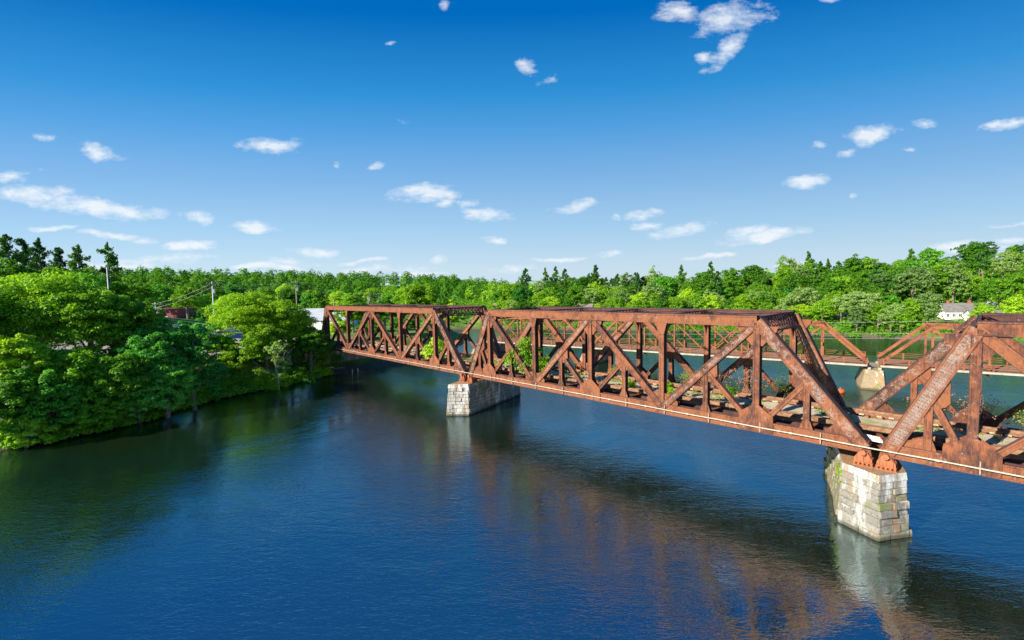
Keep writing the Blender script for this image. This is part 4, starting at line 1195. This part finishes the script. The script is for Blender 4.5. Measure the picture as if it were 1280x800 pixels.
# shrubs along the left bank and bridge foot
SH = [('lime', 338, 470, 82, .75, 'bright lime shrub below the pale forked trunk'), ('lime', 322, 455, 84.5, .7, 'lime shrub between the two bank trees'),
      ('green', 300, 478, 80, .6, 'green shrub on the bank slope left of the trunks'), ('deep', 360, 470, 86, .8, 'dark green shrub near the water right of the lime shrub'),
      ('lime', 374, 452, 90, .8, 'yellow green shrub left of the bridge end'), ('deep', 385, 470, 89, .7, 'dark shrub at the water edge below the bridge end'),
      ('lime', 402, 452, 96, .7, 'small bright shrub in front of the graffiti wall'), ('green', 280, 470, 77, .6, 'green shrub on the sunny bank slope'),
      ('green', 262, 485, 74, .7, 'green shrub at the tip of the thicket'), ('deep', 310, 485, 80.5, .5, 'low dark shrub at the waterline of the bank'),
      ('sage', 395, 465, 92, .5, 'grey-green shrub below the graffiti wall'), ('lime', 250, 465, 75, .6, 'yellowish shrub below the parking lot'),
      ('green', 345, 455, 92, .9, 'green shrub behind the pale trunk'), ('deep', 420, 440, 104, .9, 'dark shrub beside the abutment')]
EXTRA = [(258, 448, 79, 'by the bank top nearest the thicket'), (270, 452, 81, 'below the orange container'), (284, 446, 84, 'at the top of the sunny bank'), (296, 458, 83, 'in the middle of the sunny bank'),
         (308, 444, 88, 'under the big lime tree'), (327, 448, 88, 'between the lime trees'), (318, 468, 82, 'above the waterline under the lime tree'), (338, 440, 93, 'behind the half-bare tree'), (352, 468, 85, 'just right of the half-bare tree'),
         (368, 462, 88, 'near the water by the bridge end'), (380, 448, 93, 'hiding the foot of the bridge end tree'), (392, 452, 94, 'left of the graffiti wall'), (408, 462, 95, 'at the mud edge before the abutment'), (268, 474, 76.5, 'low on the sunny bank')]
for q_, (px, py, dep, wh_) in enumerate(EXTRA):
    key = ('lime', 'green', 'lime')[q_ % 3]; SH.append((key, px, py, dep, .62 + .1 * (q_ % 3), '%s shrub %s' % ({'lime': 'yellow green', 'green': 'mid green'}[key], wh_)))
for key, px, py, dep, sc, lab in SH:
    x, y, z = at(px, py, dep); put(random.choice(BUSH[key]), 'shrub', x, y, sc, lab, 'shrub', zoff=-.2)
# vegetation on the bridge deck
def deck_bush(s, w, sc, key, lab, hs=1., me=None, zo=.0):
    o = link('shrub', me or random.choice(BUSH[key])); p_ = Wp(s, w, ZL + .45 + zo); o.location = p_; o.rotation_euler.z = random.uniform(0, 6); o.scale = (sc, sc, sc * hs); tag(o, lab, 'shrub'); return o
deck_bush(40.4, 40.8, 1.0, 'lime', 'tall lime green bush growing on the deck near the left end of the long span', 1.5, zo=-.6)
deck_bush(38.4, 41.5, .6, 'lime', 'smaller lime bush beside the tall one on the long span', 1.2)
deck_bush(61.0, 40.6, .95, 'lime', 'lime green bush on the far span deck by its right end', 1.3, zo=-.4)
deck_bush(26.5, 42.5, .42, 'lime', 'bright green bush on the deck under the middle of the long span', .9)
deck_bush(22.3, 42.4, .40, 'lime', 'bright green bush on the deck right of the middle post', .9)
deck_bush(17.5, 46.5, .30, 'green', 'small green bush by the far timber of the long span', 1.)
deck_bush(8.8, 44.3, .30, 'green', 'small dark bush on the deck before the near pier', .8)
deck_bush(99, 38.9, .5, 'sage', 'pale creeper on the left end of the far span', 1.4, zo=-1.8)
for q, (m, nm) in enumerate(((DRY, 'dry'), (WEED, 'dry2'))):
    C, Nn, S = broad_crown(3.0, 2.0, 34, (20, 26)[q], .075, -.1, .33); C[:, 2] = np.maximum(C[:, 2], .05)
    st = MB()
    for k in range(9): an = random.uniform(0, 6.28); st.tube([(0, 0, 0), (math.cos(an) * .7, math.sin(an) * .7, 1.2), (math.cos(an) * 1.3, math.sin(an) * 1.3, 2.5)], [.035, .025, .01], 4, cap=False)
    me_d = leaf_mesh('shrub', C, Nn, S, [m, BARK], st)
    if q == 0: me_d1 = me_d
for s, w, sc, lab in ((19.5, 48.0, .85, 'reddish dry bush behind the track, left of the railway hip'), (16.3, 48.3, .95, 'reddish dry bush behind the track under the railway hip'),
                      (22.5, 47.8, .6, 'small yellowish bush behind the track near the middle of the long span'), (13.4, 48.2, .7, 'yellowish bush behind the track right of the hip post'),
                      (3.0, 48.4, .8, 'pinkish dry bush behind the track beyond the near pier'), (.3, 48.3, .85, 'pinkish dry bush behind the nearest span post'),
                      (-2.4, 48.2, .7, 'yellowish bush behind the track at the right edge'), (48.5, 47.6, .7, 'yellowish bush on the far side of the deck at the farther pier'), (31.5, 47.7, .5, 'low yellowish bush on the deck left of the middle')):
    deck_bush(s, w, sc, None, lab, me=me_d1 if 'reddish' in lab or 'pinkish' in lab else me_d)
# weeds on the ballast
C_, N_, S_ = [], [], []
for i in range(760):
    s = random.uniform(-8, 60) if i % 3 else random.uniform(-8, 103); w = random.choice([random.gauss(42.7, .35), random.gauss(45.0, .8)])
    if not 42.2 < w < 46.5: continue
    if math.sin(s * .9) + math.sin(s * .37 + 1) < -.2: continue
    n = 34; d = sphere_dirs(n); d[:, 2] = np.abs(d[:, 2]); r = random.uniform(.15, .55)
    c = Wp(s, w, ZL + .5)
    C_.append(np.array(c) + d * np.array([r, r, r * .8]) * rng.uniform(.5, 1, n)[:, None]); N_.append(d + rng.normal(size=(n, 3)) * .6); S_.append(rng.uniform(.05, .11, n))
tag(link('deck_weeds', leaf_mesh('deck_weeds', np.concatenate(C_), np.concatenate(N_), np.concatenate(S_), [WEED], aspect=.35)), 'yellow green weeds growing through the bridge ballast', 'weeds', kind='stuff')
# moss on the near pier flank
C_, N_, S_ = [], [], []
for i in range(26):
    f = random.uniform(0, .3); s, w = 7.0 + uu[0] * f * 8, 38.75 + uu[1] * f * 8; n = 40; d = sphere_dirs(n); r = random.uniform(.1, .22)
    c = Wp(s - .12, w, random.choice([random.uniform(2.4, 3.7), random.uniform(3.0, 3.7)])); C_.append(np.array(c) + d * r); N_.append(d + rng.normal(size=(n, 3)) * .5); S_.append(rng.uniform(.03, .07, n))
tag(link('pier_moss', leaf_mesh('pier_moss', np.concatenate(C_), np.concatenate(N_), np.concatenate(S_), [LEAF_LIME])), 'bright moss and ivy on the left flank of the near pier', 'moss', kind='stuff')

# rocks along the muddy edge of the left bank
rocks = []
for q in range(3):
    bm = bmesh.new(); bmesh.ops.create_icosphere(bm, subdivisions=2, radius=1)
    for v_ in bm.verts: v_.co *= random.uniform(.78, 1.12); v_.co.z *= .6
    me = bpy.data.meshes.new('rock'); bm.to_mesh(me); bm.free(); me.materials.append(STONE); rocks.append(me)
for i in range(46):
    x, y = along_left(-.9, .9, [(-52, 67), (-50, 76), (-45, 84), (-40, 95), (-32, 100.5), (-26, 106)] if i % 3 else LB)
    o = link('rock', random.choice(rocks)); sc = random.uniform(.18, .55); o.scale = (sc * random.uniform(1, 1.6), sc, sc * random.uniform(.6, 1)); o.rotation_euler.z = random.uniform(0, 6)
    o.location = (x, y, max(gz1(x, y), -.05) + .03)
    tag(o, 'grey rock lying at the waterline of the left bank', 'rock', 'rocks along the left bank waterline')
# driftwood logs
for px, py, L_, a_, lab in ((424, 464, 2.6, .3, 'pale driftwood log on the mud left of the stakes'), (356, 482, 2.0, .9, 'driftwood log at the waterline below the lime trees')):
    X0, Z0 = cray(px, py); dep = -EYE / Z0; m = MB(); m.tube([(-L_ / 2, 0, .1), (-.2, .08, .16), (L_ / 2, -.05, .12)], [.09, .13, .06], 7); m.tube([(.2, 0, .15), (.5, .4, .4)], [.05, .02], 5)
    o = m.build('driftwood_log', BARK_PALE); o.location = (X0 * dep, dep, max(0, gz1(X0 * dep, dep))); o.rotation_euler.z = a_; tag(o, lab, 'log')

# ------------------------------------------------------------------ houses
def window(parent, x0, x1, z0, z1, y, dy=-1, depth_axis='y'):
    f = MB(); t_ = .09
    f.box((x0, y - .05, z0), (x1, y + .03, z0 + t_)); f.box((x0, y - .05, z1 - t_), (x1, y + .03, z1)); f.box((x0, y - .048, z0 + t_), (x0 + t_, y + .03, z1 - t_)); f.box((x1 - t_, y - .048, z0 + t_), (x1, y + .03, z1 - t_))
    f.box(((x0 + x1) / 2 - .03, y - .04, z0 + t_), ((x0 + x1) / 2 + .03, y + .03, z1 - t_))
    o = f.build('window', CLAP, parent)
    g = MB(); g.box((x0 + t_, y - .012, z0 + t_), (x1 - t_, y + .01, z1 - t_)); g.build('pane', GLASSD, o); return o
def house(x, y, z, rz, L, Wd_, wh, rh, wallm, roofm, label, cat='house', wins=4, rows=1, chim=0, flat=False, name='house', extra=None):
    root = thing(name, (x, y, z), rz, label, cat)
    w = MB(); w.box((-L / 2, 0, -1.5), (L / 2, Wd_, wh)); 
    if not flat:
        for sx_ in (-1, 1):
            xx = sx_ * (L / 2 - .05); w.prism([(xx, .0, wh + .003), (xx, Wd_, wh + .003), (xx, Wd_ / 2, wh + rh - .1)], (1, 0, 0), .1)
    w.build('wall', wallm, root)
    r = MB()
    if flat:
        r.box((-L / 2 - .2, -.2, wh + .002), (L / 2 + .2, Wd_ + .2, wh + .35))
        rf = r.build('roof', roofm, root)
    else:
        ov = .35
        for a, b_ in (((-ov), wh - ov * rh / (Wd_ / 2)), (Wd_ + ov, wh - ov * rh / (Wd_ / 2))):
            P = [(-L / 2 - .3, a, b_), (L / 2 + .3, a, b_), (L / 2 + .3, Wd_ / 2, wh + rh), (-L / 2 - .3, Wd_ / 2, wh + rh)]
            r.box8([(p_[0], p_[1], p_[2]) for p_ in P] + [(p_[0], p_[1], p_[2] + .14) for p_ in P])
        rf = r.build('roof', roofm, root)
    for k in range(chim):
        c_ = MB(); xx = (-L * .28, L * .42)[k % 2] if chim > 1 else L * .1
        c_.box((xx - .35, Wd_ / 2 - .3, wh + rh - .8), (xx + .35, Wd_ / 2 + .3, wh + rh + 1.0)); c_.box((xx - .42, Wd_ / 2 - .37, wh + rh + 1.002), (xx + .42, Wd_ / 2 + .37, wh + rh + 1.12)); c_.build('chimney', BRICKM, rf)
    for rr_ in range(rows):
        for k in range(wins):
            cx = -L / 2 + L * (k + .5) / wins; zb = .9 + rr_ * 2.7
            window(root, cx - .45, cx + .45, zb, zb + 1.25, -.01)
    return root
x, y, _ = at(1200, 403, 150)
house(x, y, 4.5, -.35, 8.0, 5.4, 2.9, 2.4, CLAP, ROOFG, 'white clapboard house with grey roof and two chimneys on the right bank', wins=5, chim=2)
x, y, _ = at(1060, 392, 162)
house(x, y, gz1(x, y), -.5, 6.5, 5.5, 4.2, 2.2, CLAP, ROOFG, 'white house half hidden by the silvery tree on the far bank', wins=2)
for px, dep, lab in ((1236, 142, 'dark-roofed shed behind the nearest top chord at the right'), (1262, 150, 'low building with pale roof at the right edge')):
    x, y, _ = at(px, 400, dep); house(x, y, gz1(x, y), -.4, 8, 5, 2.2, 1.4, CLAP, ROOFM if px > 1250 else ROOFG, lab, wins=2)
for px, dep, z, lab in ((729, 204, 6.5, 'small white house among the far trees above the middle of the long span'), (872, 190, 6.5, 'white gable house among far trees right of the middle'),
                        (700, 208, 6.5, 'pale house half hidden in the far trees left of the white one'), (622, 216, 6.5, 'bluish house among the far trees by the joint of the spans'), (930, 184, 6, 'small white house low in the far trees near the hip')):
    x, y, _ = at(px, 384, dep); house(x, y, gz1(x, y), -.5, 7, 6, 4.2, 2.4, CLAP, ROOFG, lab, wins=3)
# maroon building
x, y, _ = at(199, 408, 160); z = 5.6
mb_ = house(x, y, z, .15, 12.5, 12, 7.2, 0, MAROON, MAROON, 'maroon flat-roofed building with white loading fronts on the left', 'building', wins=0, flat=True, name='commercial_building')
for a, b_, z0, z1 in ((-6.0, -1.6, .0, 3.4), (-1.0, 5.8, 1.4, 3.9)):
    m = MB(); m.box((a, -.14, z0), (b_, -.003, z1)); m.build('white_panel', CLAP, mb_)
for k in range(4): window(mb_, -.6 + k * 1.6, .6 + k * 1.6, 1.6, 2.9, -.16)
m = MB(); m.box((-5.6, -.2, 4.5), (3, -.003, 4.9)); m.build('sign_band', CLAP, mb_)
x, y, _ = at(392, 399, 150)
house(x, y, gz1(x, y) + 1.2, .1, 22, 16, 1.9, 3.6, CLAP, ROOFM, 'long shed with pale grey metal roof behind the bridge end', 'shed', wins=4, name='metal_roof_shed')
x, y, _ = at(250, 432, 112)
house(x, y, 5.0, .25, 11, 8, 3.6, 1.6, PINKW, BEIGE, 'white building behind the loose blue-green tree', 'building', wins=4, name='white_building')
x, y, _ = at(105, 412, 100)
house(x, y, 5.2, .2, 10, 8, 4.6, 2.4, BRICKM, ROOFG, 'brick house hidden behind the left thicket', wins=3)
# pavement and guard rail by the bank top
pav = MB(); PX = [(-112, 88), (-61, 83), (-56, 97), (-54, 118), (-112, 140)]
NXg = 24
px_, py_ = np.meshgrid(np.linspace(-112, -56, NXg), np.linspace(84, 125, NXg)); 
dd_ = river_dist(px_.ravel(), py_.ravel()).reshape(px_.shape)
px_ = np.where(dd_ < 9.5, px_ - (9.5 - dd_), px_)
pz_ = ground_z(px_.ravel(), py_.ravel()) + .12
tag(link('pavement', grid_mesh('pavement', px_, py_, pz_, ASPH)), kind='structure', label='sunlit parking pavement')
gr = thing('guard_rail', (-59.5, 86, 5), math.atan2(14, 7) , 'grey guard rail along the pavement above the left bank', 'guard rail')
gm = MB(); gm.box((-14, -.05, .45), (14, .05, .78)); gm.build('beam', ROOFM, gr)
pm_ = MB(); pm_.box((-.08, .06, -.6), (.08, .2, .75)); pme = pm_.mesh('post', [POLEM])
for k in range(8): o = link('post', pme, gr); o.location.x = -13.5 + k * 3.85
# parked van and orange container
def vehicle(x, y, rz, L, Wv, Hh, bodym, label, cat, name):
    r = thing(name, (x, y, gz1(x, y) + .12), rz, label, cat)
    b = MB(); prof = [(-L / 2, .35), (L / 2, .35), (L / 2, .95), (L / 2 - .2, 1.05), (L / 2 - 1.0, Hh * .62), (L / 2 - 1.7, Hh), (-L / 2 + .15, Hh), (-L / 2, Hh - .2)]
    b.prism([(a, 0, z_) for a, z_ in prof], (0, 1, 0), Wv); b.build('body', bodym, r)
    g = MB(); g.prism([(L / 2 - 1.08, 0, Hh * .64), (L / 2 - 1.72, 0, Hh - .12), (L / 2 - 2.5, 0, Hh - .12), (L / 2 - 2.5, 0, Hh * .64)], (0, 1, 0), Wv + .02); g.build('side_window', GLASSD, r)
    for sx_ in (-L / 2 + .9, L / 2 - .9):
        for sy_ in (-1, 1):
            w_ = MB(); w_.tube([(sx_, sy_ * (Wv / 2 - .2), .35), (sx_, sy_ * (Wv / 2 + .03), .35)], .35, 14); w_.build('wheel', GLASSD, r)
    return r
x, y, _ = at(322, 441, 97); vehicle(x, y, 1.3, 4.2, 1.8, 1.9, RED_P, 'red van parked behind the lime trees', 'van', 'parked_van')
x, y, _ = at(276, 436, 98); r_ = thing('skip_container', (x, y, 5.1), .3, 'orange skip container beside the pavement', 'container'); r_.scale = (.6, .6, .75)
m = MB(); m.box8([(-1.4, -.8, .1), (1.4, -.8, .1), (1.4, .8, .1), (-1.4, .8, .1), (-1.8, -.9, 1.6), (1.8, -.9, 1.6), (1.8, .9, 1.6), (-1.8, .9, 1.6)]); m.build('body', ORANGE, r_)
for sy_ in (-.95, .92):
    m = MB(); m.box((-1.9, sy_ - .03, 1.45), (1.9, sy_ + .06, 1.66)); m.build('rim', ORANGE, r_)
# orange buoy between the bridges
x, y, _ = at(1050, 492, 70.5)
r_ = thing('orange_buoy', (x, y, 0), 0, 'orange float on the water beside the road bridge pier', 'buoy')
m = MB(); m.tube([(-.55, 0, .2), (-.45, 0, .25), (.45, 0, .25), (.55, 0, .2)], [.22, .42, .42, .22], 14); m.build('float', ORANGE, r_, smooth=True)
m = MB(); m.tube([(0, 0, .5), (0, 0, .95)], .05, 8); m.build('stem', POLEM, r_)
# two mooring stakes by the abutment
for px, py, lab in ((440.5, 467, 'left pale stake in the shallows near the abutment'), (447.5, 466, 'right pale stake in the shallows near the abutment')):
    X0, Z0 = cray(px, py); dep = -EYE / Z0; m = MB(); m.tube([(0, 0, -.6), (0, 0, 1.0)], [.09, .07], 8); o = m.build('stake', WHITE_P); o.location = (X0 * dep, dep, 0); tag(o, lab, 'stake', 'stakes near the abutment')

# ------------------------------------------------------------------ poles and wires
poles = []
def pole(px, top, depth, label, arms=1, m=POLEM):
    x, y, zt = at(px, top, depth); g = gz1(x, y)
    r = thing('utility_pole', (x, y, g), .5, label, 'utility pole', 'utility poles on the left bank')
    b = MB(); b.tube([(0, 0, -.5), (0, 0, zt - g)], [.17, .11], 8); b.build('pole', m, r, smooth=True)
    for k in range(arms):
        c_ = MB(); z = zt - g - .45 - k * .9; c_.box((-1.1, -.16, z - .06), (1.1, -.06, z + .06)); ca = c_.build('crossarm', POLEM, r)
        for q in (-1, -.4, .4, 1): i_ = MB(); i_.tube([(q, -.11, z + .06), (q, -.11, z + .24)], .045, 6); i_.build('insulator', ROOFM, ca)
    if arms:
        t_ = MB(); t_.tube([(.32, 0, zt - g - 2.6), (.32, 0, zt - g - 1.7)], .22, 8); t_.build('transformer', ROOFM, r)
    poles.append((x, y, zt)); return r
pole(265, 352, 104, 'grey utility pole rising left of the big lime tree', 1, ROOFM)
pole(369.5, 351, 118, 'brown utility pole rising behind the lime trees', 2)
pole(460, 366, 150, 'left of the two utility poles behind the far span', 1)
pole(473, 366, 152, 'right of the two utility poles behind the far span', 1)
pole(194, 378, 104, 'utility pole in front of the maroon building', 1, ROOFM)
pole(417, 373, 140, 'short utility pole above the left end of the far span', 0)
pole(133.5, 334, 98, 'pale bare pole in front of the rightmost skyline pine', 0, ROOFM)
def wire(a, b_, sag, label, r=.022, group='overhead wires on the left bank', z0=-.3):
    m = MB(); A = Vector(a); B = Vector(b_); n = 14
    m.tube([A.lerp(B, i / n) - Vector((0, 0, sag * 4 * (i / n) * (1 - i / n))) for i in range(n + 1)], r, 5)
    tag(m.build('overhead_wire', WIREM), label, 'wire', group)
def pp(i, dz=0, dx=0): x, y, z = poles[i]; return (x + dx, y, z + dz)
far_l = at(120, 372, 120)
for k, dz in enumerate((-.3, -1.2)):
    wire(far_l[:2] + (far_l[2] + dz,), pp(4, dz), .4, 'overhead wire strung from the thicket to the pole by the maroon building')
    wire(pp(4, dz), pp(0, dz), .5, 'overhead wire strung between the two grey poles')
    wire(pp(0, dz), pp(1, dz), .6, 'overhead wire strung from the grey pole to the brown pole')
    wire(pp(1, dz), pp(2, dz), 1.0, 'overhead wire strung from the brown pole past the bridge end')
    wire(pp(2, dz), pp(3, dz), .1, 'short overhead wire between the two poles behind the far span')
for k, (py0, py1) in enumerate(((405, 406), (418, 421), (424, 427))):
    a = at(640, py0 - 2, 150); b_ = at(1290, py1 - 6, 112)
    wire(a, b_, .5, ['upper', 'middle', 'lower'][k] + ' of three thin cables crossing the water by the road bridge', .022, 'thin cables beside the road bridge')
